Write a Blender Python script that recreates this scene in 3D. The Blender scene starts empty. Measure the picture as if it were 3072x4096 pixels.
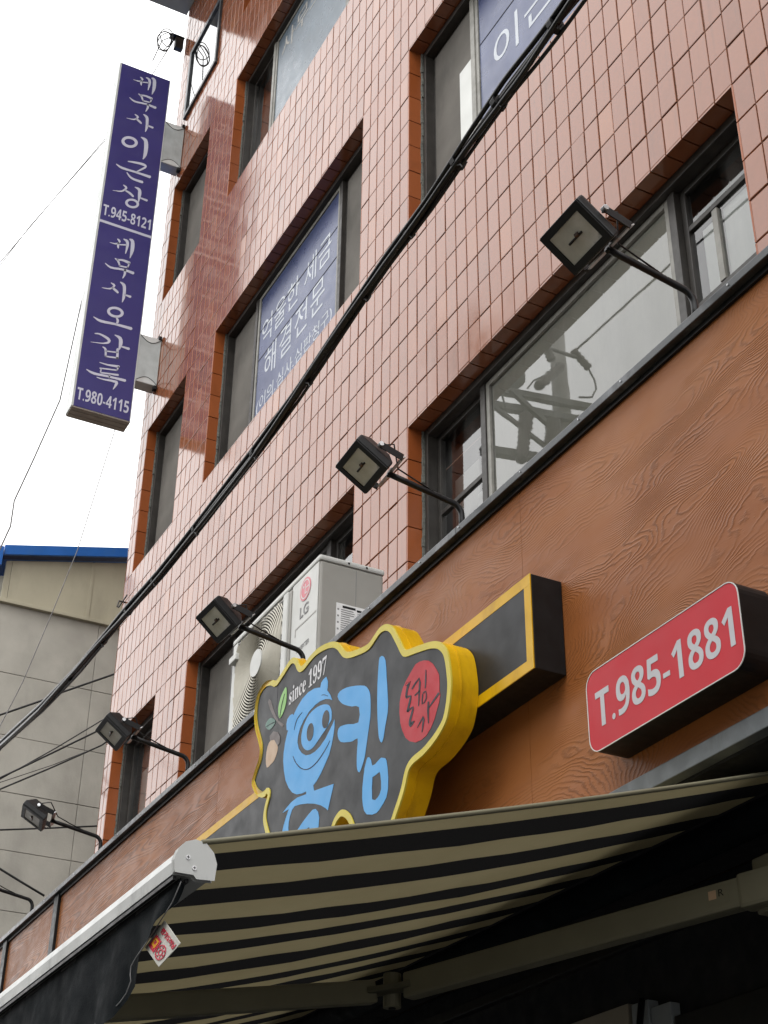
import bpy, bmesh, math, random
from mathutils import Vector, Matrix, Euler
from mathutils.geometry import tessellate_polygon
random.seed(7)
R = math.radians
sc = bpy.context.scene
COL = sc.collection

# ------------------------------------------------------------------ camera
cam_d = bpy.data.cameras.new('camera'); cam = bpy.data.objects.new('camera', cam_d); COL.objects.link(cam)
cam_d.sensor_fit = 'HORIZONTAL'; cam_d.sensor_width = 36.0; cam_d.lens = 36.0 * 6067.64 / 3072.0
cam_d.clip_start = 0.05; cam_d.clip_end = 2000.0
_p, _w, _r = R(31.23399943), R(62.95307274), R(0.70692016)
_f = Vector((-math.sin(_w) * math.cos(_p), math.cos(_w) * math.cos(_p), math.sin(_p)))
_x = Vector((math.cos(_w), math.sin(_w), 0)); _u = _x.cross(_f)
_x2 = math.cos(_r) * _x + math.sin(_r) * _u; _u2 = -math.sin(_r) * _x + math.cos(_r) * _u
CAM = Vector((0, 0, 1.6))
cam.matrix_world = Matrix(((_x2.x, _u2.x, -_f.x, CAM.x), (_x2.y, _u2.y, -_f.y, CAM.y), (_x2.z, _u2.z, -_f.z, CAM.z), (0, 0, 0, 1)))
sc.camera = cam

# ------------------------------------------------------------------ sky, sun, exposure (bright overcast)
SUN_EL, SUN_AZ = 58.0, 150.0            # azimuth clockwise from +Y
world = bpy.data.worlds.new('World'); sc.world = world; world.use_nodes = True
wn = world.node_tree; wn.nodes.clear()
_sky = wn.nodes.new('ShaderNodeTexSky'); _sky.sky_type = 'NISHITA'; _sky.sun_disc = False
_sky.sun_elevation = R(SUN_EL); _sky.sun_rotation = R(SUN_AZ); _sky.air_density = 1.0; _sky.dust_density = 6.0; _sky.ozone_density = 1.0
_hs = wn.nodes.new('ShaderNodeHueSaturation'); _hs.inputs['Saturation'].default_value = 0.10
_bg = wn.nodes.new('ShaderNodeBackground'); _bg.inputs['Strength'].default_value = 0.15
_wo = wn.nodes.new('ShaderNodeOutputWorld')
_ov = wn.nodes.new('ShaderNodeMixRGB'); _ov.inputs[0].default_value = 0.88; _ov.inputs[2].default_value = (6.02, 6.0, 5.98, 1)   # closed cloud layer over the clear sky
wn.links.new(_sky.outputs[0], _hs.inputs['Color']); wn.links.new(_hs.outputs[0], _ov.inputs[1]); wn.links.new(_ov.outputs[0], _bg.inputs['Color']); wn.links.new(_bg.outputs[0], _wo.inputs['Surface'])
sun_d = bpy.data.lights.new('sun', 'SUN'); sun_d.energy = 0.5; sun_d.angle = R(30); sun_d.color = (1.0, 0.97, 0.93)
sun = bpy.data.objects.new('sun', sun_d); COL.objects.link(sun)
_az = R(SUN_AZ); _el = R(SUN_EL)
_sd = Vector((math.sin(_az) * math.cos(_el), math.cos(_az) * math.cos(_el), math.sin(_el)))
sun.rotation_euler = (-_sd).to_track_quat('-Z', 'Y').to_euler(); sun.location = _sd * 40
sc.view_settings.view_transform = 'Standard'; sc.view_settings.look = 'None'
sc.view_settings.exposure = 1.40; sc.view_settings.gamma = 1.0; sc.view_settings.use_curve_mapping = False
sc.render.resolution_x = 768; sc.render.resolution_y = 1024
sc.cycles.max_bounces = 8; sc.cycles.transparent_max_bounces = 8; sc.cycles.use_denoising = True

# ------------------------------------------------------------------ outlines of lettering and drawn shapes, in metres on their own planes
LOGO_OUT = [(-5.695,3.737),(-5.725,3.785),(-5.738,3.822),(-5.733,3.861),(-5.715,3.895),(-5.703,3.915),(-5.719,3.927),(-5.734,3.92),(-5.776,3.929),(-5.838,3.966),(-5.881,4.012),(-5.889,4.046),(-5.858,4.088),(-5.826,4.122),(-5.82,4.166),(-5.847,4.219),(-5.886,4.284),(-5.908,4.35),(-5.905,4.409),(-5.879,4.458),(-5.831,4.479),(-5.78,4.481),(-5.719,4.461),(-5.68,4.44),(-5.643,4.444),(-5.573,4.466),(-5.523,4.48),(-5.486,4.473),(-5.452,4.449),(-5.434,4.422),(-5.412,4.4),(-5.378,4.395),(-5.318,4.407),(-5.244,4.411),(-5.155,4.397),(-5.082,4.374),(-5.034,4.344),(-5.001,4.311),(-4.972,4.283),(-4.923,4.26),(-4.828,4.236),(-4.763,4.227),(-4.718,4.24),(-4.674,4.253),(-4.636,4.251),(-4.598,4.237),(-4.561,4.209),(-4.53,4.168),(-4.499,4.123),(-4.469,4.079),(-4.445,4.063),(-4.37,4.045),(-4.279,4.022),(-4.224,4.002),(-4.186,3.978),(-4.155,3.944),(-4.14,3.909),(-4.13,3.864),(-4.123,3.81),(-4.128,3.761),(-4.142,3.711),(-4.166,3.67),(-4.209,3.642),(-4.262,3.622),(-4.327,3.607),(-4.393,3.602),(-4.426,3.591),(-4.443,3.569),(-4.459,3.535),(-4.487,3.495),(-4.521,3.456),(-4.543,3.43),(-4.583,3.398),(-4.711,3.392),(-4.821,3.436),(-4.867,3.49),(-4.901,3.541),(-4.93,3.569),(-4.968,3.589),(-4.999,3.586),(-5.025,3.571),(-5.062,3.532),(-5.174,3.493),(-5.37,3.514),(-5.539,3.581),(-5.648,3.67)]
PIG = [(-5.152,4.244),(-5.135,4.216),(-5.135,4.189),(-5.14,4.179),(-5.11,4.148),(-5.088,4.115),(-5.116,4.131),(-5.152,4.145),(-5.203,4.156),(-5.254,4.158),(-5.312,4.15),(-5.362,4.132),(-5.397,4.108),(-5.414,4.08),(-5.418,4.053),(-5.402,4.02),(-5.369,3.988),(-5.327,3.963),(-5.282,3.951),(-5.238,3.947),(-5.189,3.953),(-5.141,3.968),(-5.101,3.992),(-5.078,4.006),(-5.061,4.021),(-5.059,3.986),(-5.066,3.956),(-5.079,3.923),(-5.101,3.886),(-5.134,3.86),(-5.173,3.832),(-5.21,3.813),(-5.243,3.805),(-5.232,3.779),(-5.14,3.763),(-5.051,3.747),(-5.06,3.725),(-5.075,3.699),(-5.097,3.655),(-5.12,3.671),(-5.163,3.696),(-5.22,3.721),(-5.293,3.746),(-5.36,3.764),(-5.419,3.775),(-5.444,3.766),(-5.461,3.745),(-5.47,3.726),(-5.473,3.701),(-5.467,3.665),(-5.537,3.686),(-5.535,3.701),(-5.522,3.726),(-5.503,3.752),(-5.476,3.781),(-5.54,3.785),(-5.503,3.794),(-5.452,3.804),(-5.393,3.804),(-5.308,3.79),(-5.309,3.802),(-5.349,3.807),(-5.402,3.82),(-5.448,3.843),(-5.489,3.878),(-5.525,3.923),(-5.545,3.97),(-5.558,4.019),(-5.558,4.056),(-5.547,4.1),(-5.531,4.132),(-5.521,4.145),(-5.538,4.153),(-5.543,4.181),(-5.535,4.202),(-5.508,4.21),(-5.481,4.206),(-5.472,4.195),(-5.46,4.204),(-5.431,4.22),(-5.387,4.238),(-5.327,4.245),(-5.267,4.238),(-5.207,4.219),(-5.201,4.236),(-5.18,4.244)]
SNOUT = [(-5.143,4.118),(-5.11,4.097),(-5.09,4.065),(-5.09,4.032),(-5.103,4.025),(-5.137,4.01),(-5.182,3.996),(-5.227,3.98),(-5.269,3.972),(-5.313,3.98),(-5.348,4.001),(-5.373,4.03),(-5.381,4.063),(-5.371,4.093),(-5.348,4.118),(-5.305,4.138),(-5.252,4.141),(-5.198,4.135)]
NOST = [[(-5.258,4.038),(-5.261,4.027),(-5.268,4.019),(-5.277,4.014),(-5.287,4.013),(-5.298,4.015),(-5.308,4.021),(-5.316,4.03),(-5.322,4.042),(-5.324,4.054),(-5.324,4.066),(-5.32,4.077),(-5.313,4.085),(-5.304,4.09),(-5.293,4.091),(-5.283,4.089),(-5.273,4.083),(-5.265,4.073),(-5.259,4.062),(-5.257,4.05)],[(-5.11,4.038),(-5.114,4.028),(-5.122,4.02),(-5.131,4.015),(-5.142,4.014),(-5.152,4.017),(-5.162,4.023),(-5.17,4.032),(-5.175,4.043),(-5.177,4.055),(-5.176,4.067),(-5.172,4.078),(-5.164,4.086),(-5.155,4.091),(-5.144,4.092),(-5.133,4.089),(-5.124,4.082),(-5.116,4.073),(-5.111,4.062),(-5.109,4.05)]]
LINES = [[(-5.191,4.176),(-5.189,4.175),(-5.183,4.174),(-5.174,4.172),(-5.165,4.168),(-5.153,4.162),(-5.139,4.154),(-5.13,4.148),(-5.128,4.148),(-5.128,4.149),(-5.138,4.155),(-5.151,4.163),(-5.164,4.17),(-5.175,4.174),(-5.184,4.176),(-5.191,4.177)],[(-5.38,4.174),(-5.382,4.175),(-5.393,4.174),(-5.407,4.172),(-5.421,4.169),(-5.431,4.164),(-5.439,4.158),(-5.446,4.151),(-5.451,4.141),(-5.455,4.131),(-5.457,4.123),(-5.456,4.122),(-5.454,4.122),(-5.45,4.129),(-5.446,4.139),(-5.44,4.148),(-5.433,4.155),(-5.425,4.161),(-5.415,4.165),(-5.403,4.169),(-5.389,4.171),(-5.379,4.172)],[(-5.456,4.005),(-5.458,4.005),(-5.45,3.994),(-5.439,3.979),(-5.426,3.965),(-5.411,3.951),(-5.394,3.937),(-5.377,3.925),(-5.361,3.916),(-5.345,3.908),(-5.329,3.901),(-5.311,3.895),(-5.293,3.891),(-5.275,3.888),(-5.256,3.888),(-5.236,3.889),(-5.217,3.891),(-5.198,3.895),(-5.179,3.901),(-5.162,3.907),(-5.147,3.913),(-5.134,3.919),(-5.122,3.925),(-5.111,3.931),(-5.101,3.938),(-5.095,3.943),(-5.096,3.944),(-5.098,3.944),(-5.105,3.94),(-5.115,3.934),(-5.127,3.928),(-5.139,3.922),(-5.153,3.916),(-5.168,3.911),(-5.185,3.905),(-5.204,3.899),(-5.223,3.895),(-5.242,3.893),(-5.261,3.892),(-5.279,3.893),(-5.296,3.895),(-5.313,3.899),(-5.329,3.904),(-5.343,3.91),(-5.358,3.918),(-5.373,3.927),(-5.389,3.938),(-5.405,3.951),(-5.42,3.964),(-5.433,3.979),(-5.445,3.993),(-5.453,4.004)]]
TEAR = [(-5.393,3.658),(-5.33,3.681),(-5.275,3.696),(-5.24,3.703),(-5.212,3.697),(-5.187,3.677),(-5.175,3.649),(-5.178,3.619),(-5.185,3.579),(-5.253,3.599),(-5.266,3.64),(-5.291,3.64),(-5.31,3.617),(-5.384,3.639)]
KIEUK = [(-5.038,4.11),(-5.018,4.125),(-4.956,4.117),(-4.875,4.092),(-4.802,4.063),(-4.769,4.038),(-4.748,4.005),(-4.742,3.956),(-4.744,3.907),(-4.756,3.862),(-4.77,3.813),(-4.785,3.763),(-4.805,3.735),(-4.827,3.717),(-4.847,3.737),(-4.852,3.775),(-4.85,3.823),(-4.848,3.862),(-4.891,3.866),(-4.937,3.879),(-4.998,3.902),(-5.025,3.934),(-5.026,3.96),(-5.002,3.969),(-4.935,3.953),(-4.844,3.926),(-4.842,3.989),(-4.905,4.016),(-4.966,4.046),(-5.008,4.074)]
BAR = [(-4.677,4.117),(-4.664,4.128),(-4.646,4.123),(-4.623,4.095),(-4.613,4.028),(-4.601,3.937),(-4.6,3.876),(-4.62,3.824),(-4.632,3.786),(-4.647,3.771),(-4.668,3.797),(-4.678,3.845),(-4.686,3.922),(-4.687,4.021)]
MIEUM = [[(-4.77,3.744),(-4.761,3.753),(-4.747,3.75),(-4.732,3.734),(-4.722,3.707),(-4.698,3.704),(-4.664,3.711),(-4.649,3.713),(-4.616,3.699),(-4.607,3.687),(-4.597,3.654),(-4.591,3.612),(-4.592,3.572),(-4.604,3.545),(-4.627,3.53),(-4.662,3.515),(-4.68,3.511),(-4.716,3.516),(-4.759,3.531),(-4.781,3.551),(-4.792,3.575),(-4.799,3.606),(-4.799,3.647),(-4.792,3.686),(-4.784,3.719)],[(-4.718,3.661),(-4.69,3.66),(-4.66,3.662),(-4.653,3.647),(-4.647,3.619),(-4.646,3.59),(-4.658,3.574),(-4.673,3.567),(-4.693,3.564),(-4.718,3.575),(-4.721,3.621)]]
STAMP = [(-4.32,3.968),(-4.286,3.952),(-4.256,3.928),(-4.232,3.898),(-4.212,3.868),(-4.209,3.835),(-4.21,3.804),(-4.204,3.786),(-4.214,3.761),(-4.229,3.739),(-4.247,3.712),(-4.271,3.69),(-4.307,3.672),(-4.343,3.67),(-4.385,3.676),(-4.429,3.697),(-4.46,3.722),(-4.486,3.761),(-4.5,3.795),(-4.507,3.837),(-4.506,3.876),(-4.496,3.902),(-4.481,3.925),(-4.455,3.944),(-4.423,3.961),(-4.385,3.979),(-4.354,3.977)]
STAMPLINES = [[(-4.459,3.924),(-4.448,3.918),(-4.434,3.922),(-4.432,3.928),(-4.44,3.924),(-4.453,3.911),(-4.459,3.895),(-4.462,3.882),(-4.455,3.876),(-4.447,3.875),(-4.444,3.888),(-4.438,3.903),(-4.427,3.916),(-4.42,3.927),(-4.445,3.933),(-4.462,3.931)],[(-4.459,3.876),(-4.451,3.87),(-4.434,3.869),(-4.425,3.868),(-4.428,3.86),(-4.437,3.846),(-4.445,3.832),(-4.452,3.821),(-4.446,3.816),(-4.438,3.814),(-4.431,3.825),(-4.422,3.839),(-4.414,3.853),(-4.414,3.868),(-4.439,3.878),(-4.458,3.88)],[(-4.448,3.816),(-4.44,3.812),(-4.418,3.815),(-4.402,3.816),(-4.408,3.812),(-4.417,3.8),(-4.427,3.787),(-4.434,3.774),(-4.435,3.761),(-4.422,3.747),(-4.404,3.751),(-4.389,3.759),(-4.39,3.761),(-4.394,3.762),(-4.411,3.757),(-4.426,3.754),(-4.42,3.755),(-4.418,3.767),(-4.411,3.779),(-4.403,3.793),(-4.396,3.806),(-4.4,3.821),(-4.426,3.823),(-4.45,3.82)],[(-4.412,3.891),(-4.406,3.889),(-4.377,3.901),(-4.354,3.908),(-4.357,3.896),(-4.361,3.867),(-4.362,3.834),(-4.364,3.807),(-4.361,3.805),(-4.358,3.805),(-4.353,3.83),(-4.347,3.862),(-4.343,3.89),(-4.355,3.915),(-4.387,3.908),(-4.415,3.895)],[(-4.391,3.857),(-4.385,3.854),(-4.368,3.856),(-4.351,3.858),(-4.352,3.862),(-4.358,3.864),(-4.375,3.862),(-4.392,3.86)],[(-4.305,3.925),(-4.308,3.925),(-4.31,3.906),(-4.313,3.883),(-4.314,3.868),(-4.315,3.857),(-4.312,3.854),(-4.308,3.854),(-4.305,3.863),(-4.302,3.879),(-4.301,3.902),(-4.302,3.922)],[(-4.328,3.84),(-4.323,3.838),(-4.315,3.841),(-4.312,3.843),(-4.307,3.83),(-4.308,3.815),(-4.322,3.805),(-4.33,3.802),(-4.329,3.818),(-4.326,3.837),(-4.33,3.84),(-4.334,3.841),(-4.338,3.821),(-4.337,3.802),(-4.315,3.8),(-4.3,3.81),(-4.299,3.827),(-4.305,3.843),(-4.321,3.846),(-4.33,3.843)],[(-4.371,3.727),(-4.368,3.726),(-4.343,3.738),(-4.32,3.747),(-4.329,3.745),(-4.333,3.729),(-4.336,3.712),(-4.339,3.698),(-4.336,3.696),(-4.333,3.696),(-4.327,3.708),(-4.321,3.724),(-4.316,3.739),(-4.328,3.755),(-4.351,3.743),(-4.372,3.728)],[(-4.287,3.795),(-4.294,3.796),(-4.296,3.782),(-4.298,3.763),(-4.295,3.737),(-4.292,3.715),(-4.288,3.712),(-4.285,3.712),(-4.285,3.733),(-4.284,3.757),(-4.283,3.777),(-4.282,3.791)],[(-4.287,3.77),(-4.281,3.768),(-4.244,3.78),(-4.207,3.792),(-4.21,3.798),(-4.219,3.802),(-4.254,3.787),(-4.288,3.773)]]
LEAF = [(-5.566,4.365),(-5.555,4.34),(-5.554,4.293),(-5.571,4.261),(-5.597,4.242),(-5.62,4.239),(-5.635,4.264),(-5.639,4.298),(-5.622,4.331),(-5.593,4.355)]
LEAF2 = [(-5.718,4.278),(-5.678,4.256),(-5.664,4.24),(-5.679,4.228),(-5.723,4.223),(-5.759,4.243),(-5.775,4.264),(-5.755,4.278)]
TWIG = [(-5.762,4.371),(-5.751,4.381),(-5.728,4.365),(-5.703,4.322),(-5.664,4.268),(-5.627,4.229),(-5.571,4.191),(-5.586,4.184),(-5.634,4.221),(-5.688,4.27),(-5.736,4.328)]
VEINS = [[(-5.575,4.337),(-5.577,4.338),(-5.59,4.318),(-5.605,4.292),(-5.614,4.265),(-5.619,4.244),(-5.617,4.242),(-5.614,4.242),(-5.608,4.262),(-5.599,4.289),(-5.585,4.315),(-5.573,4.336)],[(-5.765,4.253),(-5.763,4.252),(-5.747,4.25),(-5.725,4.248),(-5.694,4.243),(-5.667,4.239),(-5.667,4.239),(-5.669,4.241),(-5.696,4.246),(-5.728,4.251),(-5.75,4.253),(-5.765,4.254)]]
ACORN = [(-5.735,4.052),(-5.752,4.1),(-5.739,4.151),(-5.708,4.168),(-5.667,4.156),(-5.63,4.119),(-5.627,4.09),(-5.655,4.059),(-5.694,4.052)]
ACORNCAP = [(-5.714,4.17),(-5.72,4.193),(-5.68,4.2),(-5.629,4.177),(-5.602,4.146),(-5.606,4.117),(-5.627,4.114),(-5.667,4.156)]
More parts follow.
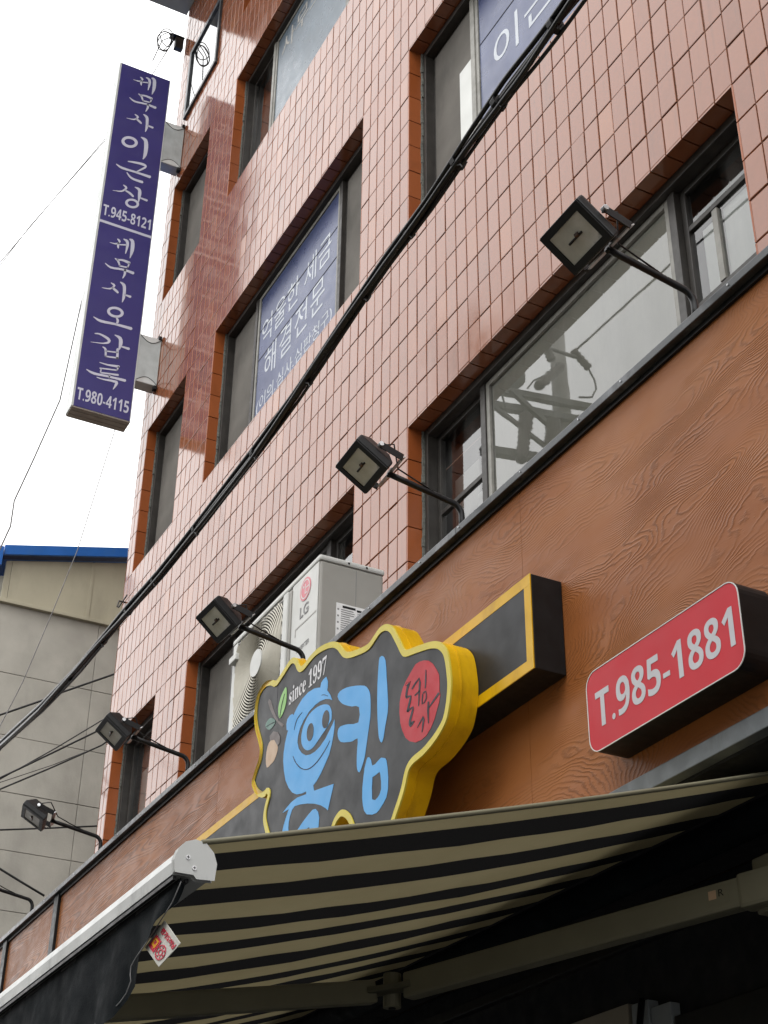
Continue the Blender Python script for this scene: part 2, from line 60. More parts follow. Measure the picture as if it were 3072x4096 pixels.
BRUSH = [[(2.763,13.603),(2.763,13.597),(2.77,13.589),(2.778,13.579),(2.779,13.576),(2.777,13.573),(2.77,13.559),(2.759,13.547),(2.74,13.54),(2.715,13.536),(2.697,13.533),(2.695,13.53),(2.696,13.527),(2.714,13.527),(2.738,13.526),(2.761,13.529),(2.778,13.542),(2.792,13.559),(2.8,13.583),(2.791,13.6),(2.777,13.605),(2.768,13.607)],[(2.779,13.571),(2.771,13.56),(2.77,13.549),(2.768,13.533),(2.769,13.518),(2.773,13.505),(2.778,13.496),(2.782,13.49),(2.787,13.489),(2.79,13.497),(2.79,13.505),(2.79,13.517),(2.79,13.528),(2.789,13.54),(2.788,13.555),(2.788,13.565)],[(2.791,13.541),(2.794,13.536),(2.814,13.542),(2.841,13.55),(2.861,13.556),(2.866,13.567),(2.861,13.575),(2.841,13.567),(2.814,13.556),(2.794,13.549)],[(2.823,13.626),(2.824,13.621),(2.834,13.615),(2.845,13.607),(2.852,13.597),(2.854,13.586),(2.856,13.567),(2.857,13.545),(2.858,13.516),(2.858,13.482),(2.858,13.458),(2.861,13.455),(2.865,13.459),(2.87,13.483),(2.878,13.519),(2.882,13.552),(2.883,13.579),(2.88,13.604),(2.872,13.624),(2.855,13.633),(2.838,13.633),(2.827,13.631)],[(2.88,13.649),(2.882,13.642),(2.889,13.636),(2.897,13.628),(2.9,13.617),(2.902,13.592),(2.903,13.554),(2.905,13.517),(2.906,13.482),(2.906,13.446),(2.907,13.42),(2.909,13.418),(2.912,13.421),(2.92,13.447),(2.932,13.485),(2.939,13.526),(2.94,13.568),(2.937,13.61),(2.93,13.645),(2.912,13.661),(2.895,13.659),(2.884,13.655)],[(2.765,13.36),(2.766,13.354),(2.774,13.348),(2.785,13.34),(2.794,13.33),(2.802,13.315),(2.811,13.295),(2.818,13.281),(2.826,13.281),(2.83,13.292),(2.825,13.308),(2.818,13.331),(2.808,13.351),(2.794,13.36),(2.779,13.363),(2.77,13.364)],[(2.785,13.352),(2.79,13.344),(2.807,13.348),(2.831,13.352),(2.854,13.354),(2.875,13.351),(2.896,13.345),(2.911,13.341),(2.924,13.356),(2.92,13.375),(2.904,13.377),(2.881,13.38),(2.857,13.381),(2.832,13.376),(2.807,13.368),(2.79,13.362)],[(2.915,13.364),(2.906,13.358),(2.903,13.339),(2.897,13.314),(2.894,13.296),(2.898,13.289),(2.906,13.294),(2.91,13.313),(2.916,13.338),(2.921,13.356)],[(2.815,13.286),(2.818,13.278),(2.843,13.281),(2.878,13.286),(2.903,13.29),(2.908,13.3),(2.904,13.309),(2.879,13.305),(2.845,13.3),(2.82,13.296)],[(2.68,13.266),(2.68,13.261),(2.692,13.249),(2.712,13.233),(2.739,13.223),(2.775,13.227),(2.816,13.238),(2.855,13.245),(2.895,13.244),(2.934,13.24),(2.961,13.237),(2.973,13.254),(2.968,13.271),(2.94,13.271),(2.899,13.271),(2.858,13.269),(2.817,13.261),(2.776,13.252),(2.743,13.247),(2.718,13.252),(2.698,13.261),(2.683,13.268)],[(2.876,13.272),(2.868,13.258),(2.869,13.245),(2.871,13.228),(2.871,13.212),(2.869,13.194),(2.866,13.172),(2.863,13.155),(2.865,13.151),(2.87,13.153),(2.877,13.168),(2.886,13.191),(2.893,13.215),(2.893,13.238),(2.889,13.257),(2.887,13.269)],[(2.756,13.062),(2.757,13.056),(2.768,13.048),(2.781,13.039),(2.784,13.035),(2.781,13.03),(2.77,13.012),(2.755,12.996),(2.731,12.986),(2.701,12.978),(2.679,12.974),(2.678,12.971),(2.679,12.968),(2.7,12.97),(2.73,12.972),(2.758,12.98),(2.779,12.995),(2.796,13.016),(2.804,13.044),(2.791,13.06),(2.773,13.064),(2.76,13.066)],[(2.772,13.009),(2.772,12.999),(2.782,12.992),(2.796,12.983),(2.809,12.974),(2.818,12.969),(2.827,12.965),(2.833,12.961),(2.842,12.968),(2.842,12.98),(2.837,12.986),(2.83,12.994),(2.82,13.001),(2.806,13.007),(2.79,13.013),(2.779,13.016)],[(2.844,13.104),(2.845,13.098),(2.854,13.09),(2.866,13.077),(2.874,13.065),(2.877,13.052),(2.879,13.031),(2.881,13.008),(2.883,12.983),(2.883,12.958),(2.884,12.936),(2.885,12.914),(2.885,12.892),(2.886,12.877),(2.888,12.874),(2.891,12.877),(2.897,12.892),(2.904,12.915),(2.91,12.941),(2.912,12.967),(2.911,12.994),(2.909,13.02),(2.908,13.045),(2.905,13.071),(2.897,13.094),(2.88,13.106),(2.861,13.108),(2.849,13.108)],[(2.9,12.973),(2.902,12.965),(2.919,12.962),(2.942,12.958),(2.959,12.955),(2.969,12.969),(2.965,12.983),(2.947,12.983),(2.923,12.982),(2.905,12.981)],[(2.85,12.784),(2.851,12.779),(2.864,12.771),(2.879,12.759),(2.888,12.745),(2.891,12.725),(2.894,12.695),(2.897,12.662),(2.898,12.629),(2.899,12.596),(2.899,12.568),(2.899,12.544),(2.898,12.521),(2.897,12.505),(2.9,12.501),(2.904,12.503),(2.912,12.518),(2.923,12.541),(2.932,12.571),(2.936,12.604),(2.938,12.642),(2.938,12.678),(2.935,12.714),(2.929,12.75),(2.917,12.781),(2.893,12.794),(2.869,12.792),(2.853,12.789)],[(2.75,12.405),(2.753,12.4),(2.765,12.402),(2.782,12.404),(2.804,12.407),(2.833,12.412),(2.868,12.417),(2.896,12.419),(2.915,12.418),(2.927,12.416),(2.929,12.418),(2.925,12.41),(2.908,12.39),(2.891,12.369),(2.875,12.349),(2.86,12.33),(2.85,12.317),(2.85,12.308),(2.856,12.306),(2.867,12.318),(2.884,12.334),(2.901,12.352),(2.919,12.372),(2.938,12.395),(2.949,12.421),(2.94,12.443),(2.923,12.45),(2.9,12.451),(2.87,12.447),(2.835,12.44),(2.805,12.432),(2.782,12.424),(2.765,12.417),(2.753,12.412)],[(2.638,12.319),(2.638,12.313),(2.651,12.303),(2.672,12.289),(2.701,12.279),(2.74,12.28),(2.785,12.285),(2.833,12.289),(2.891,12.289),(2.951,12.288),(2.994,12.287),(3.005,12.304),(2.999,12.322),(2.956,12.319),(2.894,12.316),(2.837,12.314),(2.788,12.311),(2.743,12.309),(2.707,12.309),(2.679,12.312),(2.657,12.318),(2.642,12.322)],[(2.754,12.26),(2.753,12.252),(2.761,12.24),(2.773,12.223),(2.786,12.209),(2.799,12.199),(2.814,12.193),(2.833,12.188),(2.863,12.187),(2.898,12.187),(2.923,12.187),(2.934,12.203),(2.927,12.219),(2.902,12.217),(2.868,12.215),(2.838,12.215),(2.821,12.218),(2.808,12.222),(2.797,12.228),(2.783,12.239),(2.769,12.252),(2.76,12.262)],[(2.735,12.084),(2.735,12.078),(2.746,12.07),(2.759,12.059),(2.761,12.055),(2.756,12.045),(2.742,12.022),(2.724,12.003),(2.697,11.989),(2.664,11.978),(2.64,11.971),(2.639,11.968),(2.64,11.966),(2.664,11.97),(2.697,11.975),(2.728,11.986),(2.752,12.006),(2.772,12.031),(2.782,12.06),(2.771,12.08),(2.752,12.085),(2.739,12.088)],[(2.756,12.025),(2.758,12.015),(2.77,12.011),(2.787,12.004),(2.803,11.997),(2.819,11.987),(2.834,11.977),(2.845,11.969),(2.856,11.976),(2.856,11.991),(2.846,12.0),(2.83,12.012),(2.813,12.022),(2.794,12.027),(2.776,12.03),(2.762,12.032)],[(2.852,12.108),(2.853,12.103),(2.866,12.097),(2.882,12.088),(2.891,12.077),(2.893,12.067),(2.893,12.049),(2.895,12.025),(2.898,11.993),(2.902,11.957),(2.905,11.931),(2.91,11.928),(2.914,11.933),(2.919,11.961),(2.924,12.0),(2.928,12.036),(2.927,12.062),(2.923,12.086),(2.911,12.107),(2.891,12.115),(2.87,12.114),(2.856,12.112)],[(2.918,11.994),(2.921,11.985),(2.941,11.982),(2.97,11.978),(2.991,11.974),(3.001,11.988),(2.996,12.003),(2.975,12.003),(2.945,12.002),(2.924,12.002)],[(2.749,11.391),(2.749,11.385),(2.756,11.377),(2.764,11.367),(2.764,11.364),(2.763,11.36),(2.756,11.347),(2.745,11.335),(2.725,11.327),(2.7,11.323),(2.683,11.32),(2.681,11.318),(2.682,11.315),(2.699,11.314),(2.724,11.313),(2.746,11.317),(2.764,11.329),(2.778,11.347),(2.785,11.371),(2.776,11.388),(2.763,11.392),(2.753,11.395)],[(2.765,11.359),(2.756,11.348),(2.755,11.337),(2.754,11.321),(2.754,11.305),(2.758,11.293),(2.763,11.283),(2.767,11.277),(2.773,11.277),(2.776,11.284),(2.776,11.293),(2.775,11.305),(2.775,11.316),(2.775,11.328),(2.774,11.342),(2.773,11.353)],[(2.776,11.329),(2.78,11.323),(2.8,11.329),(2.827,11.338),(2.847,11.344),(2.851,11.355),(2.847,11.362),(2.827,11.355),(2.799,11.344),(2.78,11.336)],[(2.809,11.414),(2.81,11.408),(2.819,11.402),(2.831,11.394),(2.837,11.385),(2.84,11.373),(2.841,11.355),(2.843,11.333),(2.844,11.303),(2.843,11.27),(2.843,11.246),(2.847,11.242),(2.851,11.246),(2.856,11.271),(2.863,11.306),(2.868,11.34),(2.868,11.366),(2.866,11.391),(2.857,11.412),(2.841,11.421),(2.824,11.42),(2.812,11.419)],[(2.865,11.436),(2.867,11.429),(2.875,11.423),(2.882,11.415),(2.885,11.405),(2.887,11.379),(2.889,11.341),(2.89,11.305),(2.891,11.27),(2.892,11.234),(2.892,11.208),(2.895,11.205),(2.898,11.208),(2.906,11.234),(2.917,11.273),(2.925,11.314),(2.926,11.356),(2.923,11.398),(2.915,11.432),(2.898,11.449),(2.88,11.446),(2.87,11.443)],[(2.749,11.148),(2.75,11.142),(2.758,11.136),(2.769,11.127),(2.778,11.117),(2.786,11.102),(2.795,11.083),(2.802,11.068),(2.81,11.069),(2.814,11.08),(2.809,11.096),(2.802,11.119),(2.792,11.139),(2.778,11.148),(2.763,11.151),(2.753,11.152)],[(2.769,11.14),(2.774,11.132),(2.791,11.135),(2.815,11.14),(2.837,11.142),(2.859,11.138),(2.88,11.133),(2.895,11.128),(2.907,11.144),(2.904,11.163),(2.888,11.165),(2.865,11.168),(2.841,11.168),(2.816,11.163),(2.791,11.155),(2.774,11.15)],[(2.899,11.152),(2.89,11.145),(2.886,11.127),(2.881,11.102),(2.877,11.083),(2.882,11.076),(2.89,11.082),(2.894,11.1),(2.9,11.125),(2.905,11.143)],[(2.798,11.074),(2.802,11.065),(2.827,11.069),(2.861,11.074),(2.886,11.078),(2.892,11.088),(2.888,11.096),(2.863,11.092),(2.829,11.087),(2.804,11.083)],[(2.664,11.053),(2.664,11.048),(2.676,11.037),(2.696,11.021),(2.723,11.011),(2.759,11.015),(2.8,11.025),(2.839,11.032),(2.879,11.032),(2.918,11.028),(2.945,11.024),(2.957,11.041),(2.952,11.059),(2.924,11.059),(2.883,11.059),(2.842,11.056),(2.801,11.049),(2.76,11.039),(2.727,11.035),(2.702,11.039),(2.681,11.048),(2.667,11.056)],[(2.86,11.059),(2.852,11.045),(2.853,11.032),(2.854,11.015),(2.855,11.0),(2.853,10.981),(2.849,10.959),(2.847,10.943),(2.849,10.938),(2.854,10.941),(2.861,10.956),(2.87,10.978),(2.877,11.002),(2.877,11.025),(2.873,11.044),(2.87,11.056)],[(2.743,10.845),(2.744,10.839),(2.754,10.832),(2.767,10.822),(2.77,10.818),(2.767,10.813),(2.757,10.795),(2.742,10.78),(2.717,10.769),(2.687,10.762),(2.666,10.757),(2.664,10.754),(2.665,10.752),(2.687,10.753),(2.717,10.756),(2.744,10.763),(2.765,10.779),(2.782,10.8),(2.791,10.827),(2.778,10.844),(2.76,10.847),(2.747,10.849)],[(2.758,10.793),(2.759,10.782),(2.769,10.775),(2.783,10.766),(2.795,10.758),(2.805,10.752),(2.813,10.748),(2.819,10.745),(2.828,10.751),(2.829,10.763),(2.824,10.769),(2.816,10.777),(2.807,10.785),(2.793,10.791),(2.777,10.796),(2.765,10.799)],[(2.831,10.888),(2.832,10.882),(2.841,10.873),(2.853,10.861),(2.86,10.849),(2.863,10.835),(2.866,10.815),(2.868,10.791),(2.869,10.767),(2.87,10.742),(2.87,10.719),(2.871,10.697),(2.872,10.676),(2.872,10.66),(2.874,10.657),(2.878,10.66),(2.883,10.675),(2.891,10.698),(2.897,10.724),(2.898,10.75),(2.898,10.778),(2.896,10.803),(2.895,10.828),(2.892,10.854),(2.883,10.877),(2.866,10.889),(2.848,10.891),(2.835,10.892)],[(2.886,10.757),(2.888,10.749),(2.905,10.746),(2.929,10.741),(2.946,10.738),(2.956,10.752),(2.951,10.767),(2.934,10.766),(2.909,10.765),(2.891,10.764)],[(2.835,10.47),(2.833,10.462),(2.837,10.45),(2.843,10.435),(2.845,10.424),(2.845,10.417),(2.842,10.405),(2.84,10.396),(2.843,10.388),(2.851,10.39),(2.857,10.399),(2.865,10.413),(2.868,10.433),(2.861,10.451),(2.85,10.463),(2.842,10.472)],[(2.623,10.394),(2.624,10.388),(2.639,10.378),(2.662,10.363),(2.695,10.354),(2.737,10.357),(2.785,10.365),(2.834,10.372),(2.891,10.373),(2.95,10.373),(2.992,10.372),(3.004,10.389),(2.996,10.406),(2.954,10.404),(2.894,10.401),(2.836,10.397),(2.786,10.392),(2.738,10.386),(2.7,10.384),(2.669,10.386),(2.644,10.392),(2.627,10.397)],[(2.655,10.208),(2.659,10.204),(2.67,10.207),(2.685,10.211),(2.703,10.211),(2.727,10.205),(2.754,10.195),(2.775,10.185),(2.786,10.176),(2.79,10.171),(2.791,10.171),(2.787,10.164),(2.773,10.151),(2.751,10.137),(2.712,10.124),(2.665,10.113),(2.631,10.105),(2.63,10.102),(2.631,10.1),(2.665,10.106),(2.712,10.113),(2.752,10.122),(2.779,10.133),(2.798,10.145),(2.811,10.162),(2.813,10.185),(2.803,10.201),(2.787,10.212),(2.763,10.22),(2.733,10.227),(2.706,10.229),(2.685,10.226),(2.668,10.219),(2.657,10.214)],[(2.843,10.262),(2.844,10.257),(2.859,10.249),(2.877,10.238),(2.887,10.226),(2.89,10.214),(2.892,10.196),(2.893,10.176),(2.895,10.154),(2.895,10.13),(2.895,10.112),(2.9,10.107),(2.908,10.112),(2.914,10.129),(2.922,10.155),(2.927,10.182),(2.927,10.207),(2.923,10.233),(2.91,10.256),(2.888,10.266),(2.863,10.266),(2.847,10.266)],[(2.916,10.154),(2.919,10.147),(2.941,10.144),(2.971,10.141),(2.993,10.139),(3.003,10.153),(2.997,10.168),(2.975,10.166),(2.944,10.164),(2.921,10.162)],[(2.745,10.089),(2.746,10.084),(2.753,10.079),(2.762,10.072),(2.768,10.063),(2.772,10.041),(2.775,10.011),(2.777,9.99),(2.786,9.985),(2.793,9.994),(2.793,10.017),(2.791,10.049),(2.786,10.076),(2.772,10.089),(2.758,10.092),(2.748,10.093)],[(2.887,10.124),(2.877,10.111),(2.879,10.08),(2.882,10.037),(2.884,10.006),(2.896,10.0),(2.907,10.013),(2.905,10.044),(2.901,10.087),(2.898,10.118)],[(2.775,10.05),(2.779,10.045),(2.812,10.051),(2.858,10.061),(2.891,10.068),(2.896,10.076),(2.891,10.083),(2.858,10.075),(2.812,10.065),(2.779,10.058)],[(2.776,9.992),(2.781,9.985),(2.817,9.991),(2.867,10.0),(2.904,10.006),(2.909,10.016),(2.904,10.023),(2.868,10.017),(2.817,10.007),(2.781,10.0)],[(2.737,9.908),(2.739,9.904),(2.757,9.902),(2.782,9.899),(2.812,9.898),(2.85,9.901),(2.892,9.906),(2.921,9.909),(2.93,9.925),(2.922,9.937),(2.892,9.931),(2.851,9.922),(2.814,9.915),(2.784,9.913),(2.758,9.912),(2.74,9.912)],[(2.919,9.928),(2.911,9.923),(2.908,9.91),(2.903,9.892),(2.9,9.879),(2.905,9.872),(2.912,9.876),(2.916,9.889),(2.921,9.907),(2.925,9.92)],[(2.743,9.845),(2.747,9.839),(2.795,9.848),(2.861,9.861),(2.91,9.871),(2.914,9.879),(2.91,9.886),(2.861,9.876),(2.795,9.862),(2.747,9.852)],[(2.761,9.849),(2.755,9.844),(2.754,9.831),(2.753,9.813),(2.752,9.8),(2.758,9.795),(2.764,9.801),(2.765,9.814),(2.765,9.832),(2.766,9.845)],[(2.757,9.799),(2.761,9.792),(2.809,9.8),(2.875,9.811),(2.924,9.818),(2.93,9.83),(2.924,9.84),(2.876,9.83),(2.809,9.817),(2.761,9.807)],[(2.847,9.815),(2.84,9.809),(2.839,9.797),(2.838,9.78),(2.837,9.768),(2.843,9.763),(2.85,9.769),(2.851,9.781),(2.852,9.798),(2.853,9.81)],[(2.626,9.79),(2.627,9.785),(2.642,9.776),(2.666,9.763),(2.699,9.756),(2.739,9.758),(2.786,9.765),(2.835,9.771),(2.892,9.774),(2.951,9.775),(2.994,9.776),(3.004,9.791),(2.997,9.806),(2.954,9.803),(2.894,9.798),(2.837,9.793),(2.787,9.789),(2.741,9.785),(2.703,9.784),(2.672,9.786),(2.647,9.79),(2.63,9.794)],[(2.729,9.738),(2.731,9.733),(2.743,9.731),(2.761,9.729),(2.786,9.727),(2.824,9.73),(2.869,9.734),(2.901,9.734),(2.909,9.731),(2.905,9.736),(2.904,9.728),(2.901,9.708),(2.895,9.68),(2.89,9.66),(2.892,9.656),(2.896,9.657),(2.906,9.675),(2.92,9.701),(2.929,9.724),(2.933,9.741),(2.924,9.759),(2.905,9.763),(2.87,9.758),(2.825,9.749),(2.787,9.742),(2.762,9.741),(2.744,9.741),(2.733,9.742)]]
BRUSH_RINGS = [[[(2.827,12.682),(2.823,12.661),(2.814,12.641),(2.799,12.622),(2.781,12.606),(2.761,12.595),(2.739,12.588),(2.717,12.587),(2.697,12.591),(2.68,12.6),(2.668,12.614),(2.661,12.631),(2.659,12.65),(2.663,12.671),(2.672,12.691),(2.686,12.71),(2.705,12.726),(2.725,12.737),(2.747,12.744),(2.769,12.745),(2.789,12.741),(2.806,12.732),(2.818,12.719),(2.826,12.701)],[(2.796,12.676),(2.794,12.664),(2.788,12.653),(2.779,12.642),(2.767,12.633),(2.754,12.626),(2.741,12.622),(2.727,12.621),(2.714,12.623),(2.704,12.628),(2.696,12.636),(2.691,12.645),(2.69,12.656),(2.692,12.668),(2.698,12.679),(2.707,12.69),(2.718,12.699),(2.732,12.706),(2.745,12.71),(2.759,12.711),(2.772,12.709),(2.782,12.704),(2.79,12.696),(2.795,12.687)]],[[(2.919,11.899),(2.915,11.883),(2.907,11.866),(2.895,11.852),(2.88,11.84),(2.863,11.831),(2.845,11.826),(2.827,11.825),(2.81,11.829),(2.797,11.836),(2.786,11.847),(2.78,11.861),(2.779,11.877),(2.782,11.893),(2.79,11.909),(2.802,11.924),(2.817,11.936),(2.834,11.945),(2.852,11.95),(2.871,11.951),(2.887,11.947),(2.901,11.94),(2.911,11.929),(2.917,11.915)],[(2.894,11.895),(2.892,11.886),(2.886,11.876),(2.879,11.868),(2.869,11.861),(2.858,11.856),(2.847,11.853),(2.835,11.852),(2.824,11.854),(2.815,11.858),(2.809,11.864),(2.805,11.872),(2.804,11.881),(2.806,11.89),(2.811,11.899),(2.818,11.908),(2.828,11.915),(2.839,11.92),(2.851,11.923),(2.862,11.924),(2.873,11.922),(2.882,11.918),(2.889,11.912),(2.893,11.904)]],[[(2.903,10.53),(2.899,10.513),(2.89,10.496),(2.876,10.482),(2.859,10.47),(2.839,10.461),(2.818,10.457),(2.798,10.456),(2.779,10.46),(2.763,10.469),(2.752,10.48),(2.745,10.495),(2.743,10.511),(2.747,10.528),(2.755,10.544),(2.769,10.559),(2.786,10.571),(2.806,10.58),(2.827,10.585),(2.847,10.585),(2.866,10.581),(2.882,10.573),(2.894,10.561),(2.901,10.546)],[(2.875,10.527),(2.873,10.517),(2.867,10.507),(2.858,10.499),(2.847,10.492),(2.834,10.487),(2.82,10.484),(2.807,10.484),(2.794,10.486),(2.784,10.49),(2.776,10.497),(2.771,10.505),(2.77,10.514),(2.772,10.524),(2.778,10.533),(2.787,10.542),(2.798,10.549),(2.811,10.554),(2.825,10.557),(2.838,10.557),(2.851,10.555),(2.861,10.551),(2.869,10.544),(2.874,10.536)]]]
VALANCE_EDGE = [(-2.999,1.06,2.591),(-3.044,1.06,2.558),(-3.113,1.06,2.535),(-3.184,1.06,2.511),(-3.257,1.06,2.49),(-3.284,1.06,2.478),(-3.284,1.06,2.46),(-3.275,1.06,2.444),(-3.3,1.06,2.422),(-3.334,1.06,2.412),(-3.414,1.06,2.401),(-3.51,1.06,2.398)]
TAG = [(-3.1148,1.07,2.5393),(-3.0009,1.07,2.4629),(-3.0249,1.07,2.4583),(-3.1255,1.07,2.4427),(-3.2301,1.07,2.5097),(-3.2077,1.07,2.5133)]
CABLE = [(-2.639,2.0,5.48),(-2.858,2.0,5.469),(-3.032,2.0,5.459),(-3.312,2.0,5.427),(-3.579,2.0,5.386),(-3.903,2.0,5.36),(-4.296,2.0,5.314),(-4.729,2.0,5.263),(-5.16,2.0,5.227),(-5.696,2.0,5.206),(-6.305,2.0,5.199),(-6.715,2.0,5.209),(-7.082,2.0,5.212),(-7.606,2.0,5.228),(-8.389,2.0,5.28),(-9.382,2.0,5.396)]
WIRES = [[(-12.6,2.645,6.987),(-12.6,3.035,7.224),(-12.6,3.143,7.305),(-12.6,3.631,7.604),(-12.6,3.731,7.735)],[(-12.6,2.729,6.402),(-12.6,3.171,6.773),(-12.6,3.654,7.205)],[(-12.6,2.727,6.414),(-12.6,2.982,6.601),(-12.6,3.516,7.0),(-12.6,3.644,7.109)],[(-12.6,2.733,6.373),(-12.6,3.171,6.618),(-12.6,3.589,6.887),(-12.6,3.662,6.947)],[(-12.6,2.742,6.313),(-12.6,3.174,6.599),(-12.6,3.589,6.887),(-12.6,3.661,6.957)],[(-12.6,2.793,5.957),(-12.6,3.061,6.013),(-12.6,3.605,6.13),(-12.6,3.671,6.147)],[(-12.6,2.841,5.624),(-12.6,3.053,5.534),(-12.6,3.246,5.455)]]
SKYWIRES = [[(-11.75,3.26,15.111),(-11.75,3.061,14.426),(-11.75,2.854,13.841),(-11.75,2.65,13.261),(-11.75,2.284,12.372),(-11.75,1.807,11.206)],[(-11.75,3.262,15.091),(-11.75,3.045,14.379),(-11.75,2.653,13.234),(-11.75,2.028,11.761),(-11.75,1.812,11.17)],[(-11.75,2.766,12.089),(-11.75,2.64,11.032),(-11.75,2.574,9.84),(-11.75,2.417,9.133),(-11.75,2.303,8.651),(-11.75,2.306,8.388),(-11.75,2.248,8.143)],[(-11.75,3.211,10.352),(-11.75,3.123,9.635),(-11.75,2.926,8.316),(-11.75,2.773,7.625),(-11.75,2.611,6.948),(-11.75,2.48,6.526)],[(-11.75,3.394,12.15),(-11.75,3.342,11.399),(-11.75,3.28,10.681)]]
# ------------------------------------------------------------------ materials
def new_mat(name):
    m = bpy.data.materials.new(name); m.use_nodes = True; nt = m.node_tree
    return m, nt, nt.nodes['Principled BSDF']
def nd(nt, t, **kw):
    n = nt.nodes.new('ShaderNode' + t)
    for k, v in kw.items():
        if k in n.inputs: n.inputs[k].default_value = v
        else: setattr(n, k, v)
    return n
def lk(nt, a, b): nt.links.new(a, b)
def coords(nt, scale=(1, 1, 1), kind='Object'):
    tc = nd(nt, 'TexCoord'); mp = nd(nt, 'Mapping'); mp.inputs['Scale'].default_value = scale
    lk(nt, tc.outputs[kind], mp.inputs['Vector']); return mp.outputs[0]
def noise(nt, vec, scale, detail=4, rough=.55, dist=0.0):
    n = nd(nt, 'TexNoise'); n.inputs['Scale'].default_value = scale; n.inputs['Detail'].default_value = detail
    n.inputs['Roughness'].default_value = rough; n.inputs['Distortion'].default_value = dist
    lk(nt, vec, n.inputs['Vector']); return n.outputs['Fac']
def ramp(nt, fac, stops):
    r = nd(nt, 'ValToRGB'); e = r.color_ramp.elements
    while len(e) < len(stops): e.new(.5)
    for el, (p, c) in zip(e, stops): el.position = p; el.color = (c[0], c[1], c[2], 1) if not isinstance(c, (int, float)) else (c, c, c, 1)
    lk(nt, fac, r.inputs[0]); return r.outputs[0]
def mix(nt, fac, a, b, mode='MIX'):
    m = nd(nt, 'MixRGB', blend_type=mode)
    for i, v in ((0, fac), (1, a), (2, b)):
        if hasattr(v, 'is_linked') or hasattr(v, 'links'): lk(nt, v, m.inputs[i])
        else: m.inputs[i].default_value = v if isinstance(v, (int, float)) else (v[0], v[1], v[2], 1)
    return m.outputs[0]
def math_n(nt, op, a, b=0.0, c=None):
    m = nd(nt, 'Math', operation=op)
    for i, v in ((0, a), (1, b), (2, c)):
        if v is None: continue
        if isinstance(v, (int, float)): m.inputs[i].default_value = v
        else: lk(nt, v, m.inputs[i])
    return m.outputs[0]
def bump(nt, p, h, strength=.3, dist=.01):
    b = nd(nt, 'Bump'); b.inputs['Strength'].default_value = strength; b.inputs['Distance'].default_value = dist
    lk(nt, h, b.inputs['Height']); lk(nt, b.outputs[0], p.inputs['Normal'])
def simple(name, col, rough=.5, var=.12, scale=9, metal=0.0, spec=.32, bumps=0.0, bscale=60, dirt=None):
    m, nt, p = new_mat(name); v = coords(nt)
    f = noise(nt, v, scale, 5)
    lo = tuple(c * (1 - var) for c in col); hi = tuple(min(1, c * (1 + var)) for c in col)
    c = ramp(nt, f, [(.3, lo), (.7, hi)])
    if dirt:
        s = noise(nt, coords(nt, (1.0, 1.0, .35)), dirt[0], 6, .65)
        c = mix(nt, math_n(nt, 'MULTIPLY', ramp(nt, s, [(.52, 0.0), (.72, 1.0)]), dirt[1]), c, dirt[2])
    lk(nt, c, p.inputs['Base Color']); p.inputs['Metallic'].default_value = metal; p.inputs['Specular IOR Level'].default_value = spec
    rr = ramp(nt, noise(nt, v, scale * 2.3, 4), [(.3, max(.02, rough * .8)), (.7, min(1, rough * 1.25))]); lk(nt, rr, p.inputs['Roughness'])
    if bumps: bump(nt, p, noise(nt, v, bscale, 4), bumps, .004)
    return m
M = {}
def tile_mat():
    m, nt, p = new_mat('glazed_terracotta'); v = coords(nt, (1, 1, 1)); g = nd(nt, 'NewGeometry')
    oi = nd(nt, 'ObjectInfo'); pos = nd(nt, 'Mapping'); lk(nt, g.outputs['Position'], pos.inputs['Vector'])
    rnd = math_n(nt, 'FRACT', math_n(nt, 'ADD', g.outputs['Random Per Island'], oi.outputs['Random']))
    c = ramp(nt, rnd, [(0, (.165, .052, .020)), (.10, (.198, .063, .025)), (.9, (.218, .072, .029)), (1, (.265, .098, .042))])
    cl = noise(nt, pos.outputs[0], 26, 5, .6); c = mix(nt, math_n(nt, 'MULTIPLY', ramp(nt, cl, [(.35, 0.0), (.7, 1.0)]), .3), c, (.26, .08, .035))
    # grime washed down from ledges: fine vertical streaks
    mp2 = nd(nt, 'Mapping'); mp2.inputs['Scale'].default_value = (9, 9, .5); lk(nt, g.outputs['Position'], mp2.inputs['Vector'])
    st = noise(nt, mp2.outputs[0], 2.2, 6, .7); c = mix(nt, math_n(nt, 'MULTIPLY', ramp(nt, st, [(.55, 0.0), (.8, 1.0)]), .3), c, (.06, .035, .022))
    lk(nt, c, p.inputs['Base Color'])
    lk(nt, ramp(nt, noise(nt, pos.outputs[0], 5, 6, .65), [(.3, .07), (.75, .2)]), p.inputs['Roughness'])
    p.inputs['IOR'].default_value = 1.64
    bump(nt, p, noise(nt, pos.outputs[0], 30, 3), .025, .004)
    return m
M['tile'] = tile_mat()
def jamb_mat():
    m, nt, p = new_mat('orange_reveal_tile_lit'); g = nd(nt, 'NewGeometry'); oi = nd(nt, 'ObjectInfo')
    c = ramp(nt, oi.outputs['Random'], [(0, (.23, .062, .018)), (1, (.28, .080, .025))])  # orange tile tone, with the stronger light on the jambs brightened into it
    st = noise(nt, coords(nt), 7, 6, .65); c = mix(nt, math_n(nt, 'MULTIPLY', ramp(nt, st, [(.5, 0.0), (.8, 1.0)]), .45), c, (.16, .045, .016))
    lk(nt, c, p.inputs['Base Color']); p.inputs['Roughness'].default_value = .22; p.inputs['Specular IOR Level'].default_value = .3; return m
M['tile_jamb_lit'] = jamb_mat()
M['grout'] = simple('brown_grout', (.135, .075, .053), .9, .35, 30, spec=.1, bumps=.3)
M['frame'] = simple('bronze_aluminium', (.030, .027, .024), .42, .25, 12, spec=.35, dirt=(6, .4, (.075, .066, .056)))
